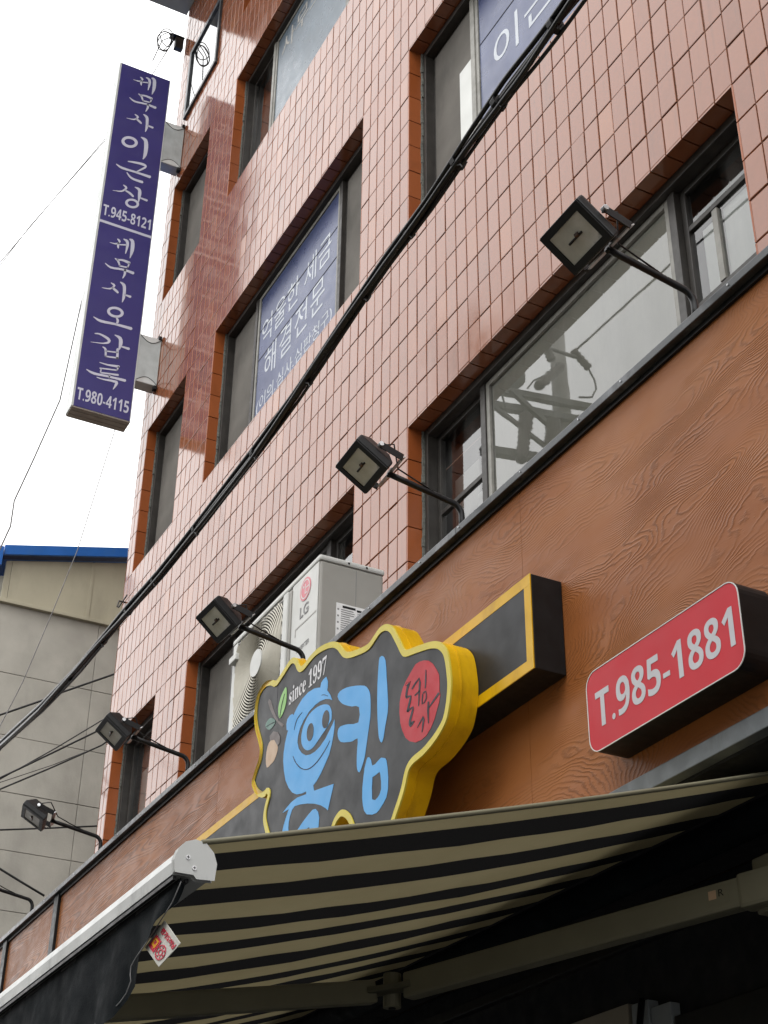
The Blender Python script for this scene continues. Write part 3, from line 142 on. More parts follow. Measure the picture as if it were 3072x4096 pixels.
M['frame_pale'] = simple('weathered_pale_aluminium', (.20, .195, .175), .42, .2, 14, spec=.35)
M['caulk'] = simple('old_caulking', (.12, .125, .11), .8, .4, 60, bumps=.4)
M['room'] = simple('dim_room', (.07, .065, .06), .9, .2, 2)
M['curtain'] = simple('grey_blind', (.30, .29, .27), .8, .25, 3)
M['paper'] = simple('white_paper', (.58, .59, .57), .8, .06, 4)
M['film_grey'] = simple('dusty_pale_film', (.39, .38, .335), .6, .10, 3, spec=.1, dirt=(5, .35, (.28, .27, .24)))
M['film_blue'] = simple('blue_window_film', (.045, .060, .135), .30, .12, 3, spec=.5)
M['screen'] = simple('insect_screen', (.115, .108, .098), .95, .35, 1.3, spec=.05, dirt=(1.6, .7, (.045, .043, .04)))
M['film_faded'] = simple('faded_film', (.10, .13, .16), .30, .18, 4, spec=.5)
M['film_letter'] = simple('white_vinyl', (.40, .43, .47), .35, .05, 6, spec=.5)
M['line_dark'] = simple('dark_seam', (.03, .03, .04), .7, .1, 6)
def glass_mat(name='window_glass', gain=2.0, rough=.012, tint=(.92, .94, .93)):
    m, nt, p = new_mat(name); nt.nodes.remove(p); out = nt.nodes['Material Output']
    fr = nd(nt, 'Fresnel'); fr.inputs['IOR'].default_value = 1.5
    f = math_n(nt, 'MINIMUM', math_n(nt, 'MULTIPLY', fr.outputs[0], gain), 1.0)
    gl = nd(nt, 'BsdfGlossy'); gl.inputs['Roughness'].default_value = rough
    tr = nd(nt, 'BsdfTransparent'); tr.inputs['Color'].default_value = (*tint, 1)
    df = nd(nt, 'BsdfDiffuse'); df.inputs['Color'].default_value = (.4, .4, .38, 1)
    dirt = noise(nt, coords(nt, (1.3, 1.3, .22)), 4, 7, .7)
    ms0 = nd(nt, 'MixShader'); lk(nt, math_n(nt, 'MULTIPLY', ramp(nt, dirt, [(.45, 0.0), (.8, 1.0)]), .22), ms0.inputs[0]); lk(nt, tr.outputs[0], ms0.inputs[1]); lk(nt, df.outputs[0], ms0.inputs[2])
    ms = nd(nt, 'MixShader'); lk(nt, f, ms.inputs[0]); lk(nt, ms0.outputs[0], ms.inputs[1]); lk(nt, gl.outputs[0], ms.inputs[2])
    b = nd(nt, 'Bump'); b.inputs['Strength'].default_value = .02; b.inputs['Distance'].default_value = .01
    lk(nt, noise(nt, coords(nt), 2.2, 2), b.inputs['Height']); lk(nt, b.outputs[0], gl.inputs['Normal'])
    lk(nt, ms.outputs[0], out.inputs['Surface']); return m
M['glass'] = glass_mat()
def wood_mat(nm, sx_, freq, lo, hi, dark):
    m, nt, p = new_mat(nm)
    v = coords(nt, (.42 * sx_, 1, 1.6))
    warp = noise(nt, coords(nt, (1.0 * sx_, 1, 1.6)), 1.1, 3, .5)
    w2 = noise(nt, coords(nt, (2.2 * sx_, 1, 5)), 3.0, 4, .6)
    base = math_n(nt, 'ADD', noise(nt, v, 1.35, 2.2, .45, .55), math_n(nt, 'ADD', math_n(nt, 'MULTIPLY', warp, .22), math_n(nt, 'MULTIPLY', w2, .035)))
    ring = math_n(nt, 'SINE', math_n(nt, 'MULTIPLY', base, freq))
    ring = math_n(nt, 'POWER', math_n(nt, 'MULTIPLY', math_n(nt, 'ADD', ring, 1.0), .5), 2.2)
    patch = ramp(nt, noise(nt, coords(nt, (.7 * sx_, 1, 1.7)), 1.9, 3, .6), [(lo, .03), (hi, 1.0)])   # embossing fades in and out
    fib = noise(nt, coords(nt, (5, 1, 90)), 3, 3, .6)
    h = math_n(nt, 'ADD', math_n(nt, 'MULTIPLY', ring, patch), math_n(nt, 'MULTIPLY', fib, .16))
    big = noise(nt, coords(nt, (.5, 1, 1.3)), 1.7, 5, .6)
    c = ramp(nt, big, [(.28, (.205, .066, .0175)), (.5, (.25, .089, .027)), (.75, (.295, .12, .043))])
    c = mix(nt, math_n(nt, 'MULTIPLY', math_n(nt, 'MULTIPLY', ring, patch), dark), c, (.08, .028, .009)); p.inputs['Specular IOR Level'].default_value = .16
    sp = noise(nt, coords(nt, (1, 1, 2.5)), 38, 3, .7)
    c = mix(nt, math_n(nt, 'MULTIPLY', ramp(nt, sp, [(.72, 0.0), (.8, 1.0)]), .5), c, (.07, .035, .02))
    lk(nt, c, p.inputs['Base Color'])
    lk(nt, ramp(nt, noise(nt, coords(nt, (1, 1, 2)), 6, 5), [(.3, .3), (.7, .5)]), p.inputs['Roughness'])
    bump(nt, p, h, .5, .0024)
    return m
M['wood'] = wood_mat('embossed_wood_sheet', 1.0, 600.0, .42, .60, .44); M['wood_bold'] = wood_mat('bold_grain_wood_sheet', .30, 420.0, .33, .50, .62)
M['cap'] = simple('black_steel_flashing', (.030, .034, .038), .34, .25, 10, spec=.5, dirt=(11, .5, (.2, .21, .23)))
M['black'] = simple('black_paint', (.007, .007, .0075), .42, .3, 10, spec=.22, bumps=.08)
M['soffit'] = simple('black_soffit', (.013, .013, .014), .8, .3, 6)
M['trim'] = simple('grey_metal_trim', (.14, .155, .165), .45, .2, 9, metal=.2, dirt=(9, .5, (.06, .06, .06)))
M['yellow'] = simple('yellow_channel_steel', (.52, .30, .003), .35, .10, 8, spec=.2, dirt=(14, .45, (.26, .13, .006)))
M['rim'] = simple('yellow_acrylic_rim', (.50, .42, .06), .35, .08, 9, spec=.15)
M['board'] = simple('black_acrylic_face', (.016, .017, .019), .38, .15, 4, spec=.14)
M['blue'] = simple('sky_blue_vinyl', (.080, .30, .60), .38, .06, 5, spec=.12)
M['stamp'] = simple('red_vinyl', (.37, .020, .030), .4, .08, 8, spec=.12)
M['leafg'] = simple('leaf_green_vinyl', (.19, .42, .10), .4, .1, 8)
M['leafd'] = simple('dull_teal_vinyl', (.045, .13, .10), .4, .1, 8)
M['twig'] = simple('brown_vinyl', (.075, .055, .05), .4, .1, 8)
M['acorn'] = simple('tan_vinyl', (.40, .27, .17), .4, .12, 12)
M['white_v'] = simple('white_lettering', (.55, .55, .57), .4, .04, 8)
M['red_face'] = simple('red_acrylic', (.40, .022, .032), .38, .05, 5, spec=.12)
M['grey_letter'] = simple('silver_white_lettering', (.40, .405, .43), .4, .05, 8, spec=.12)
M['sign_blue'] = simple('deep_blue_flex_face', (.040, .034, .15), .38, .08, 2.5, dirt=(2, .3, (.05, .05, .17)))
M['sign_letter'] = simple('lavender_white_lettering', (.50, .51, .60), .45, .05, 6)
M['alu'] = simple('white_aluminium', (.50, .52, .51), .35, .08, 8, dirt=(8, .35, (.33, .33, .31)))
M['alu_dim'] = simple('ribbed_beige_aluminium', (.33, .29, .25), .45, .12, 8)
M['bracket'] = simple('galvanised_bracket', (.42, .46, .46), .4, .12, 7, metal=.25, dirt=(8, .3, (.2, .2, .2)))
M['ac'] = simple('off_white_enamel', (.47, .475, .455), .4, .05, 5, dirt=(6, .3, (.36, .35, .32)))
M['ac_grey'] = simple('grey_enamel', (.28, .272, .25), .42, .06, 5)
M['ac_dark'] = simple('fan_void', (.05, .048, .042), .7, .2, 8)
M['ac_guard'] = simple('cream_fan_guard', (.42, .40, .34), .5, .08, 9)
M['ac_red'] = simple('faded_red_badge', (.52, .14, .17), .4, .05, 6)
M['ac_text'] = simple('grey_print', (.20, .20, .20), .5, .1, 9)
M['lamp_black'] = simple('black_powder_coat', (.008, .0085, .0095), .36, .3, 18, spec=.3, bumps=.05)
def lampglass():
    m, nt, p = new_mat('dusty_lamp_glass'); v = coords(nt)
    f = noise(nt, v, 7, 5, .6); c = ramp(nt, f, [(.28, (.34, .345, .32)), (.5, (.45, .45, .40)), (.66, (.56, .56, .54)), (.74, (.10, .10, .095))])
    lk(nt, c, p.inputs['Base Color']); p.inputs['Roughness'].default_value = .22; p.inputs['Coat Weight'].default_value = .5; p.inputs['Coat Roughness'].default_value = .06
    return m
M['lamp_glass'] = lampglass()
M['steel'] = simple('zinc_steel', (.55, .56, .57), .32, .15, 20, metal=.8)
M['sticker'] = simple('white_sticker', (.66, .66, .66), .5, .1, 20)
M['cable'] = simple('black_cable', (.006, .006, .007), .30, .3, 15, spec=.4)
M['wire'] = simple('grey_wire', (.16, .16, .16), .6, .2, 15)
M['wire_dark'] = simple('dark_wire', (.02, .02, .02), .5, .2, 15)
M['concrete'] = simple('grey_concrete_panel', (.40, .385, .34), .85, .14, 2.2, bumps=.25, bscale=45, dirt=(2.4, .55, (.27, .26, .23)))
M['conc_joint'] = simple('panel_joint', (.30, .29, .26), .9, .2, 9)
M['cream'] = simple('cream_sandwich_panel', (.42, .39, .29), .55, .08, 2, dirt=(3, .4, (.27, .25, .19)))
M['roof_blue'] = simple('blue_coated_steel', (.018, .115, .40), .35, .12, 3, dirt=(4, .4, (.05, .14, .32)))
M['roof_under'] = simple('dark_blue_flashing', (.02, .025, .09), .5, .1, 4)
M['slab'] = simple('painted_slab', (.30, .32, .32), .8, .1, 2, dirt=(2, .4, (.18, .19, .19)))
M['asphalt'] = simple('asphalt', (.05, .05, .05), .9, .25, 3, bumps=.3)
M['awn_white'] = simple('white_powder_coat', (.44, .45, .44), .38, .06, 7, dirt=(16, .5, (.16, .16, .17)))
M['awn_arm'] = simple('cream_powder_coat', (.15, .14, .095), .45, .08, 6, spec=.2)
M['valance'] = simple('dark_navy_canvas', (.006, .008, .0095), .85, .25, 7, spec=.08, bumps=.25, bscale=200)
M['tag'] = simple('white_nylon_tag', (.50, .50, .46), .7, .06, 20, bumps=.1)
M['tag_red'] = simple('red_print', (.52, .015, .05), .6, .08, 30)
M['tag_gold'] = simple('gold_print', (.72, .33, .01), .6, .08, 30)
M['door_grey'] = simple('grey_door_leaf', (.22, .24, .25), .5, .1, 4)
M['door_beige'] = simple('beige_panel', (.26, .23, .18), .6, .1, 4)
M['pole'] = simple('concrete_pole', (.30, .29, .27), .85, .12, 5)
M['insul'] = simple('dark_insulator', (.05, .035, .03), .25, .2, 8)
def awning_mat():
    m, nt, p = new_mat('striped_acrylic_canvas'); nt.nodes.remove(p); out = nt.nodes['Material Output']
    g = nd(nt, 'NewGeometry'); sx = nd(nt, 'SeparateXYZ'); lk(nt, g.outputs['Position'], sx.inputs[0])
    t = math_n(nt, 'MULTIPLY', math_n(nt, 'ADD', sx.outputs[0], 3.09), -1.0)      # metres from the first dark stripe
    u = math_n(nt, 'FRACT', math_n(nt, 'DIVIDE', t, .333)) if False else math_n(nt, 'SUBTRACT', math_n(nt, 'DIVIDE', t, .333), math_n(nt, 'FLOOR', math_n(nt, 'DIVIDE', t, .333)))
    dark = math_n(nt, 'LESS_THAN', u, .47)
    # every fourth pale band carries a thin dark pinstripe
    t4 = math_n(nt, 'SUBTRACT', math_n(nt, 'DIVIDE', math_n(nt, 'SUBTRACT', t, 1.46), 1.333), math_n(nt, 'FLOOR', math_n(nt, 'DIVIDE', math_n(nt, 'SUBTRACT', t, 1.46), 1.333)))
    pin = math_n(nt, 'LESS_THAN', t4, .018)
    fac = math_n(nt, 'MAXIMUM', dark, pin)
    wv = noise(nt, coords(nt, (30, 30, 30)), 10, 3); stain = noise(nt, coords(nt), 2.0, 5, .6)
    beige = ramp(nt, stain, [(.3, (.44, .375, .205)), (.7, (.52, .45, .26))])
    c = mix(nt, fac, beige, (.016, .017, .02)); c = mix(nt, math_n(nt, 'MULTIPLY', wv, .25), c, (.1, .09, .07))
    df = nd(nt, 'BsdfDiffuse'); tl = nd(nt, 'BsdfTranslucent'); lk(nt, c, df.inputs['Color']); lk(nt, c, tl.inputs['Color'])
    ms = nd(nt, 'MixShader'); ms.inputs[0].default_value = .105; lk(nt, df.outputs[0], ms.inputs[1]); lk(nt, tl.outputs[0], ms.inputs[2])
    lk(nt, ms.outputs[0], out.inputs['Surface']); return m
M['awning'] = awning_mat()

# ------------------------------------------------------------------ builders
ORIG = {}
def tag(o, label=None, cat=None, group=None, kind=None):
    if label: o['label'] = label
    if cat: o['category'] = cat
    if group: o['group'] = group
    if kind: o['kind'] = kind
    return o
def thing(name, label, cat, loc=(0, 0, 0), group=None):
    o = bpy.data.objects.new(name, None); COL.objects.link(o); o.location = loc; o.empty_display_size = .2
    ORIG[o.name] = Vector(loc); return tag(o, label, cat, group)
class MB:
    def __init__(s): s.v = []; s.f = []
    def add(s, vs, fs):
        n = len(s.v); s.v += [tuple(v) for v in vs]; s.f += [tuple(i + n for i in f) for f in fs]; return s
    def box(s, x0, x1, y0, y1, z0, z1):
        vs = [(x, y, z) for x in (x0, x1) for y in (y0, y1) for z in (z0, z1)]
        return s.add(vs, [(0, 1, 3, 2), (4, 6, 7, 5), (0, 4, 5, 1), (2, 3, 7, 6), (0, 2, 6, 4), (1, 5, 7, 3)])
    def bar(s, a, b, w, h, up=(0, 0, 1)):
        a, b = Vector(a), Vector(b); d = (b - a).normalized(); sd = d.cross(Vector(up)).normalized(); u = sd.cross(d)
        vs = []
        for p in (a, b):
            for i, j in ((-1, -1), (1, -1), (1, 1), (-1, 1)): vs.append(p + sd * (i * w / 2) + u * (j * h / 2))
        return s.add(vs, [(0, 3, 2, 1), (4, 5, 6, 7), (0, 1, 5, 4), (1, 2, 6, 5), (2, 3, 7, 6), (3, 0, 4, 7)])
    def tube(s, pts, r, n=8, cap=True):
        pts = [Vector(p) for p in pts]; rings = []; prev = None
        for i, p in enumerate(pts):
            d = (pts[min(i + 1, len(pts) - 1)] - pts[max(i - 1, 0)]).normalized()
            if prev is None:
                up = Vector((0, 0, 1)) if abs(d.z) < .9 else Vector((1, 0, 0)); a = d.cross(up).normalized()
            else:
                a = (prev - d * prev.dot(d)).normalized()
            prev = a; b = d.cross(a); rr = r[i] if isinstance(r, (list, tuple)) else r
            rings.append([p + (a * math.cos(t) + b * math.sin(t)) * rr for t in [2 * math.pi * k / n for k in range(n)]])
        vs = [v for q in rings for v in q]; fs = []
        for i in range(len(rings) - 1):
            for k in range(n): fs.append((i * n + k, i * n + (k + 1) % n, (i + 1) * n + (k + 1) % n, (i + 1) * n + k))
        if cap: fs += [tuple(range(n - 1, -1, -1)), tuple((len(rings) - 1) * n + k for k in range(n))]
        return s.add(vs, fs)
    def ring(s, c, ax, ay, rad, r, n=40, m=5):
        c, ax, ay = Vector(c), Vector(ax), Vector(ay); az = ax.cross(ay); vs = []; fs = []
        for i in range(n):
            t = 2 * math.pi * i / n; d = ax * math.cos(t) + ay * math.sin(t)
            for k in range(m):
                q = 2 * math.pi * k / m; vs.append(c + d * (rad + r * math.cos(q)) + az * (r * math.sin(q)))
        for i in range(n):
            for k in range(m): fs.append((i * m + k, ((i + 1) % n) * m + k, ((i + 1) % n) * m + (k + 1) % m, i * m + (k + 1) % m))
        return s.add(vs, fs)
    def plate(s, loops, fn, t, nrm):
        """polygon (outer loop, then holes) in 2-D mapped by fn(a, b) -> point, extruded back by t against nrm"""
        nrm = Vector(nrm); L3 = [[Vector(fn(*p)) for p in l] for l in loops]; flat = [p for l in L3 for p in l]
        tris = tessellate_polygon(L3); n0 = len(flat); fs = []
        for a, b, c in tris:
            k = (flat[b] - flat[a]).cross(flat[c] - flat[a]).dot(nrm)
            fs.append((a, b, c) if k > 0 else (a, c, b))
        vs = list(flat)
        if t:
            vs += [p - nrm * t for p in flat]; o = 0
            for l in L3:
                m = len(l)
                for i in range(m):
                    a, b = o + i, o + (i + 1) % m; fs.append((a, b, b + n0, a + n0))
                o += m
            fs += [(c + n0, b + n0, a + n0) for a, b, c in fs[:len(tris)]]
        return s.add(vs, fs)
    def build(s, name, mat, parent=None, smooth=False, bev=0.0):
        og = ORIG.get(parent.name, Vector()) if parent else Vector()
        if parent and parent.name not in ORIG: og = Vector()
        me = bpy.data.meshes.new(name); me.from_pydata([Vector(v) - og for v in s.v], [], s.f)
        bm = bmesh.new(); bm.from_mesh(me)
        if bev: bmesh.ops.bevel(bm, geom=[e for e in bm.edges if e.is_manifold and e.calc_face_angle(0) > .5], offset=bev, segments=2, affect='EDGES', profile=.6)
        bmesh.ops.recalc_face_normals(bm, faces=bm.faces) if s.__dict__.get('fix', True) else None
        bm.to_mesh(me); bm.free()
        if smooth:
            for p in me.polygons: p.use_smooth = True
        mats = mat if isinstance(mat, list) else [mat]
        for m_ in mats: me.materials.append(M[m_])
        o = bpy.data.objects.new(name, me); COL.objects.link(o)
        if parent: o.parent = parent
        ORIG[o.name] = og if parent else Vector(); return o
def flat(mb): mb.fix = False; return mb
def kid(o, mesh, parent, name): pass
def box(name, mat, parent, x0, x1, y0, y1, z0, z1, bev=0.0): return MB().box(x0, x1, y0, y1, z0, z1).build(name, mat, parent, bev=bev)
def XZ(y): return lambda a, b: (a, y, b)
def YZ(x): return lambda a, b: (x, a, b)
def smooth_loop(pts, k=3):
    n = len(pts); out = []
    for i in range(n):
        p0, p1, p2, p3 = (Vector((*pts[(i + j) % n], 0)) for j in (-1, 0, 1, 2))
        for q in range(k):
            t = q / k; v = .5 * ((2 * p1) + (-p0 + p2) * t + (2 * p0 - 5 * p1 + 4 * p2 - p3) * t * t + (-p0 + 3 * p1 - 3 * p2 + p3) * t ** 3); out.append((v.x, v.y))
    return out
def inset(pts, d):
    n = len(pts); A = sum(pts[i][0] * pts[(i + 1) % n][1] - pts[(i + 1) % n][0] * pts[i][1] for i in range(n)); sg = 1 if A > 0 else -1; out = []
    for i in range(n):
        a, b, c = Vector(pts[i - 1]), Vector(pts[i]), Vector(pts[(i + 1) % n])
        d1 = (b - a).normalized(); d2 = (c - b).normalized(); nn = Vector((-(d1.y + d2.y), d1.x + d2.x)) * sg
        if nn.length < 1e-6: nn = Vector((-d1.y, d1.x)) * sg
        nn.normalize(); out.append(tuple(b + nn * d))
    return out
def text_plate(name, body, mat, parent, rect, fn, nrm, t=.003, bold=0.0, space=1.0, shear=0.0):
    """lettering as geometry, fitted into rect (a0, a1, b0, b1) on the plane fn"""
    cu = bpy.data.curves.new(name, 'FONT'); cu.body = body; cu.fill_mode = 'FRONT'; cu.resolution_u = 4; cu.offset = bold; cu.space_character = space; cu.shear = shear
    o = bpy.data.objects.new(name, cu); COL.objects.link(o); bpy.context.view_layer.update()
    me = o.evaluated_get(bpy.context.evaluated_depsgraph_get()).to_mesh()
    vs = [v.co.copy() for v in me.vertices]; fs = [tuple(p.vertices) for p in me.polygons]; ed = {}
    for f in fs:
        for i in range(len(f)):
            k = (f[i], f[(i + 1) % len(f)]); ed[k] = 1
    bpy.data.objects.remove(o); bpy.data.curves.remove(cu)
    xs = [v.x for v in vs]; ys = [v.y for v in vs]; a0, a1, b0, b1 = rect
    q = [(a0 + (v.x - min(xs)) / (max(xs) - min(xs)) * (a1 - a0), b0 + (v.y - min(ys)) / (max(ys) - min(ys)) * (b1 - b0)) for v in vs]
    mb = flat(MB()); nrm = Vector(nrm); top = [Vector(fn(*p)) for p in q]; n0 = len(top); out = []
    for f in fs:
        k = (top[f[1]] - top[f[0]]).cross(top[f[2]] - top[f[0]]).dot(nrm); out.append(f if k > 0 else tuple(reversed(f)))
    for (a, b) in ed:
        if (b, a) not in ed: out.append((a, b, b + n0, a + n0))
    mb.add(top + [p - nrm * t for p in top], out)
    return mb.build(name, mat, parent)
OUT = (0, -1, 0)      # facade normal, toward the street

# ================================================================== SETTING
g = MB().add([(-400, -400, 0), (400, -400, 0), (400, 400, 0), (-400, 400, 0)], [(0, 1, 2, 3)]).build('street', 'asphalt'); tag(g, 'dark asphalt street below the buildings', 'street', kind='structure')

# ================================================================== TILED BUILDING
FY = 3.30; GY = 3.306; WY = 3.42     # tile faces, grout plane, window plane
bld = thing('tile_building', 'tall building clad in glossy terracotta wall tiles with recessed windows', 'building', (-6.5, FY, 0))
XB = [(-11.43, -11.25, 2), (-11.25, -10.26, 9), (-10.26, -9.60, 6), (-9.60, -6.851, 24), (-6.851, -6.19, 6), (-6.19, -3.33, 25), (-3.33, -1.52, 16)]
H2, S3, HD3, S4, HD4, S5, HD5, E1, TOP = 6.411, 7.926, 9.438, 10.92, 12.42, 13.30, 14.25, 14.98, 16.3
ZB = [(3.30, 4.90, 7), (4.90, H2, 7), (H2, S3, 7), (S3, HD3, 7), (HD3, S4, 7), (S4, HD4, 7), (HD4, S5, 4), (S5, HD5, 4), (HD5, E1, 3), (E1, TOP, 6)]
def opening(i, j):
    if j in (1, 3, 5): return i in (1, 3, 5)
    if j == 7: return i in (1, 3, 5)
    return False
wall = flat(MB()); cells = []
for i, (x0, x1, nx) in enumerate(XB):
    for j, (z0, z1, nz) in enumerate(ZB):
        if opening(i, j): continue
        wall.add([(x0, GY, z0), (x1, GY, z0), (x1, GY, z1), (x0, GY, z1)], [(0, 1, 2, 3)])
        px, pz = (x1 - x0) / nx, (z1 - z0) / nz
        for a in range(nx):
            for b in range(nz): cells.append((x0 + (a + .5) * px, z0 + (b + .5) * pz, px - .0068, pz - .0068))
wall.build('wall', 'grout', bld)
box('side_wall', 'grout', bld, -11.44, -11.431, FY + .01, 10, 0, TOP)
box('lower_wall', 'grout', bld, -11.43, 1.0, GY + .004, GY + .2, 0, 3.30)
def tile_mesh(w, h, e=.0035, d=.006):
    vs = [(-w/2, d, -h/2), (w/2, d, -h/2), (w/2, d, h/2), (-w/2, d, h/2), (-w/2, .0015, -h/2), (w/2, .0015, -h/2), (w/2, .0015, h/2), (-w/2, .0015, h/2),
          (-w/2+e, 0, -h/2+e), (w/2-e, 0, -h/2+e), (w/2-e, 0, h/2-e), (-w/2+e, 0, h/2-e)]
    fs = [(8, 9, 10, 11)]
    for k in range(4):
        q = (k + 1) % 4; fs += [(k, q, 4 + q, 4 + k), (4 + k, 4 + q, 8 + q, 8 + k)]
    return vs, fs
MC = {}
def shared_tile(w, h):
    k = (round(w, 3), round(h, 3))
    if k not in MC:
        vs, fs = tile_mesh(w, h); me = bpy.data.meshes.new('tile'); me.from_pydata(vs, [], fs); me.materials.append(M['tile']); MC[k] = me
    return MC[k]
def px_of(p):
    d = Vector(p) - CAM; z = d.dot(_f); return 1536 + 6067.6 * d.dot(_x2) / z, 2048 - 6067.6 * d.dot(_u2) / z, d.length
def size_in_view(c):
    x, y, l = px_of((c[0], FY, c[1])); inside = -60 < x < 3132 and -60 < y < 4156
    if c[1] < 1.6 + 1.16 * 3.3 or not inside: return -1
    return c[2] * c[3] / l ** 3
cells.sort(key=size_in_view, reverse=True)
rest = flat(MB())
for k, (x, z, w, h) in enumerate(cells):
    rx, rz = random.gauss(0, .0045), random.gauss(0, .0045); dy = random.gauss(0, .0007); x += random.gauss(0, .0009); z += random.gauss(0, .0010)
    if k < 300:
        o = bpy.data.objects.new('tile', shared_tile(w, h)); COL.objects.link(o); o.parent = bld
        o.location = (x + 6.5, dy, z); o.rotation_euler = (rx, random.gauss(0, .003), rz)
    else:
        vs, fs = tile_mesh(w, h); m = Euler((rx, random.gauss(0, .003), rz)).to_matrix()
        rest.add([m @ Vector(v) + Vector((x, FY + dy, z)) for v in vs], fs)
o = rest.build('tile_field', 'tile', bld); tag(o, kind='stuff')
# bullnose corner tiles down the left edge of the facade
for k in range(42):
    z0 = 3.3 + k * .31
    if z0 > TOP - .3: break
    mb = MB(); pr = [(-11.435, FY), (-11.452, FY + .003), (-11.466, FY + .012), (-11.474, FY + .026), (-11.474, FY + .10), (-11.435, FY + .10)]
    n = len(pr); vs = [(x, y, z) for z in (z0 + .003, z0 + .305) for x, y in pr]
    mb.add(vs, [tuple(range(n)), tuple(range(2 * n - 1, n - 1, -1))] + [(i, (i + 1) % n, n + (i + 1) % n, n + i) for i in range(n)]); mb.build('corner_tile', 'tile', bld)
# jamb, head and sill tiles
def reveal(x0, x1, z0, z1, nz, nx, depth):
    ph = (z1 - z0) / nz
    for xs, sg in ((x0, 1), (x1, -1)):
        for k in range(nz):
            za, zb = z0 + k * ph + .003, z0 + (k + 1) * ph - .003; t = .007 + random.uniform(-.001, .001)
            xa, xb = (xs - .004, xs + t) if sg > 0 else (xs - t, xs + .004)
            MB().box(xa, xb, FY + .001, FY + depth, za, zb).build('jamb_tile', 'tile_jamb_lit', bld, bev=.0015)
    pw = (x1 - x0) / nx; s = MB(); si = MB()
    for k in range(nx):
        xa, xb = x0 + k * pw + .004, x0 + (k + 1) * pw - .004
        s.box(xa, xb, FY + .001, FY + depth, z1 - .007, z1 + .004); si.box(xa, xb, FY + .001, FY + depth, z0 - .004, z0 + .007)
    s.build('head_tiles', 'tile', bld); si.build('sill_tiles', 'tile', bld)
    bx = MB(); bx.box(x0 - .02, x0 - .005, GY + .002, WY + .12, z0 - .02, z1 + .02); bx.box(x1 + .005, x1 + .02, GY + .002, WY + .12, z0 - .02, z1 + .02)
    bx.box(x0 - .004, x1 + .004, GY + .002, WY + .12, z1 + .005, z1 + .02); bx.box(x0 - .004, x1 + .004, GY + .002, WY + .12, z0 - .02, z0 - .005)
    bx.build('reveal_core', 'grout', bld)
FRM = []
def bay(win, x0, x1, z0, z1, y, film=None, rails=(), fmat='frame', back=None):
    """one glazed bay: sash frame, glass, what hangs behind it"""
    w = .032; f = MB()
    f.box(x0, x0 + w, y - .012, y + .022, z0, z1); f.box(x1 - w, x1, y - .012, y + .022, z0, z1)
    f.box(x0 + w + .001, x1 - w - .001, y - .012, y + .022, z1 - w, z1); f.box(x0 + w + .001, x1 - w - .001, y - .012, y + .022, z0, z0 + w)
    f.build('sash', fmat, win, bev=.003)
    zs = [z0 + w] + [r for r in rails] + [z1 - w]
    for r in rails: box('rail', fmat, win, x0 + w, x1 - w, y - .010, y + .020, r - .014, r + .014, .003)
    for a, b in zip(zs[:-1], zs[1:]): flat(MB()).add([(x0 + w, y + .003, a), (x1 - w, y + .003, a), (x1 - w, y + .003, b), (x0 + w, y + .003, b)], [(0, 1, 2, 3)]).build('pane', 'glass', win)
    if film in ('film_blue', 'film_faded'): box('film', film, win, x0 + w + .004, x1 - w - .004, y - .003, y - .0005, z0 + w + .004, z1 - w - .004)
    elif film == 'screen': box('insect_screen', film, win, x0 + w - .006, x1 - w + .006, y - .016, y - .0125, z0 + w - .006, z1 - w + .006)
    elif film: box('film', film, win, x0 + w + .002, x1 - w - .002, y + .008, y + .011, z0 + w + .002, z1 - w - .002)
    for (nm, mt, a, b, c, d, yy) in (back or []): box(nm, mt, win, a, b, yy, yy + .006, c, d)
def window(name, x0, x1, z0, z1, kind):
    win = thing(name, None, None, (x0, WY, z0)); win.parent = bld; win.location = Vector((x0, WY, z0)) - ORIG[bld.name]
    fr = MB(); b = .045; X0, X1, Z0, Z1 = x0 + .008, x1 - .008, z0 + .008, z1 - .008
    fr.box(X0, X0 + b, WY - .02, WY + .09, Z0, Z1); fr.box(X1 - b, X1, WY - .02, WY + .09, Z0, Z1)
    fr.box(X0 + b + .001, X1 - b - .001, WY - .02, WY + .09, Z1 - b, Z1); fr.box(X0 + b + .001, X1 - b - .001, WY - .02, WY + .09, Z0, Z0 + b); fr.build('frame', 'frame', win, bev=.004)
    mb = MB(); n = 26
    for k in range(n):
        za = Z0 + (Z1 - Z0) * k / n; w_ = .006 + random.random() * .012
        mb.box(X0 - .001, X0 + w_, WY - .030 - random.random() * .006, WY - .0205, za, za + (Z1 - Z0) / n - .0005)
    mb.build('caulking', 'caulk', win)
    a, c = X0 + b + .001, X1 - b - .001; za, zb = Z0 + b + .001, Z1 - b - .001
    return win, a, c, za, zb
def wide(name, x0, x1, z0, z1, spec):
    win, a, c, za, zb = window(name, x0, x1, z0, z1, 'wide'); m1, m2 = x0 + .60, x1 - .61
    for m in (m1, m2): box('mullion', spec.get('mull', 'frame'), win, m - .024, m + .024, WY + .008, WY + .085, za, zb, .004)
    bay(win, a, m1 - .025, za, zb, WY + .055, spec.get('lfilm'), spec.get('lrails', ()), back=spec.get('lback'))
    bay(win, m1 + .025, m2 - .025, za, zb, WY + .028, spec.get('cfilm'), spec.get('crails', ()), spec.get('cmat', 'frame'), spec.get('cback'))
    bay(win, m2 + .025, c, za, zb, WY + .055, spec.get('rfilm'), spec.get('rrails', ()), back=spec.get('rback'))
    return win, m1, m2
def small(name, x0, x1, z0, z1, back=None, film=None, rails=()):
    win, a, c, za, zb = window(name, x0, x1, z0, z1, 'small'); bay(win, a, c, za, zb, WY + .050, film, rails, back=back); return win
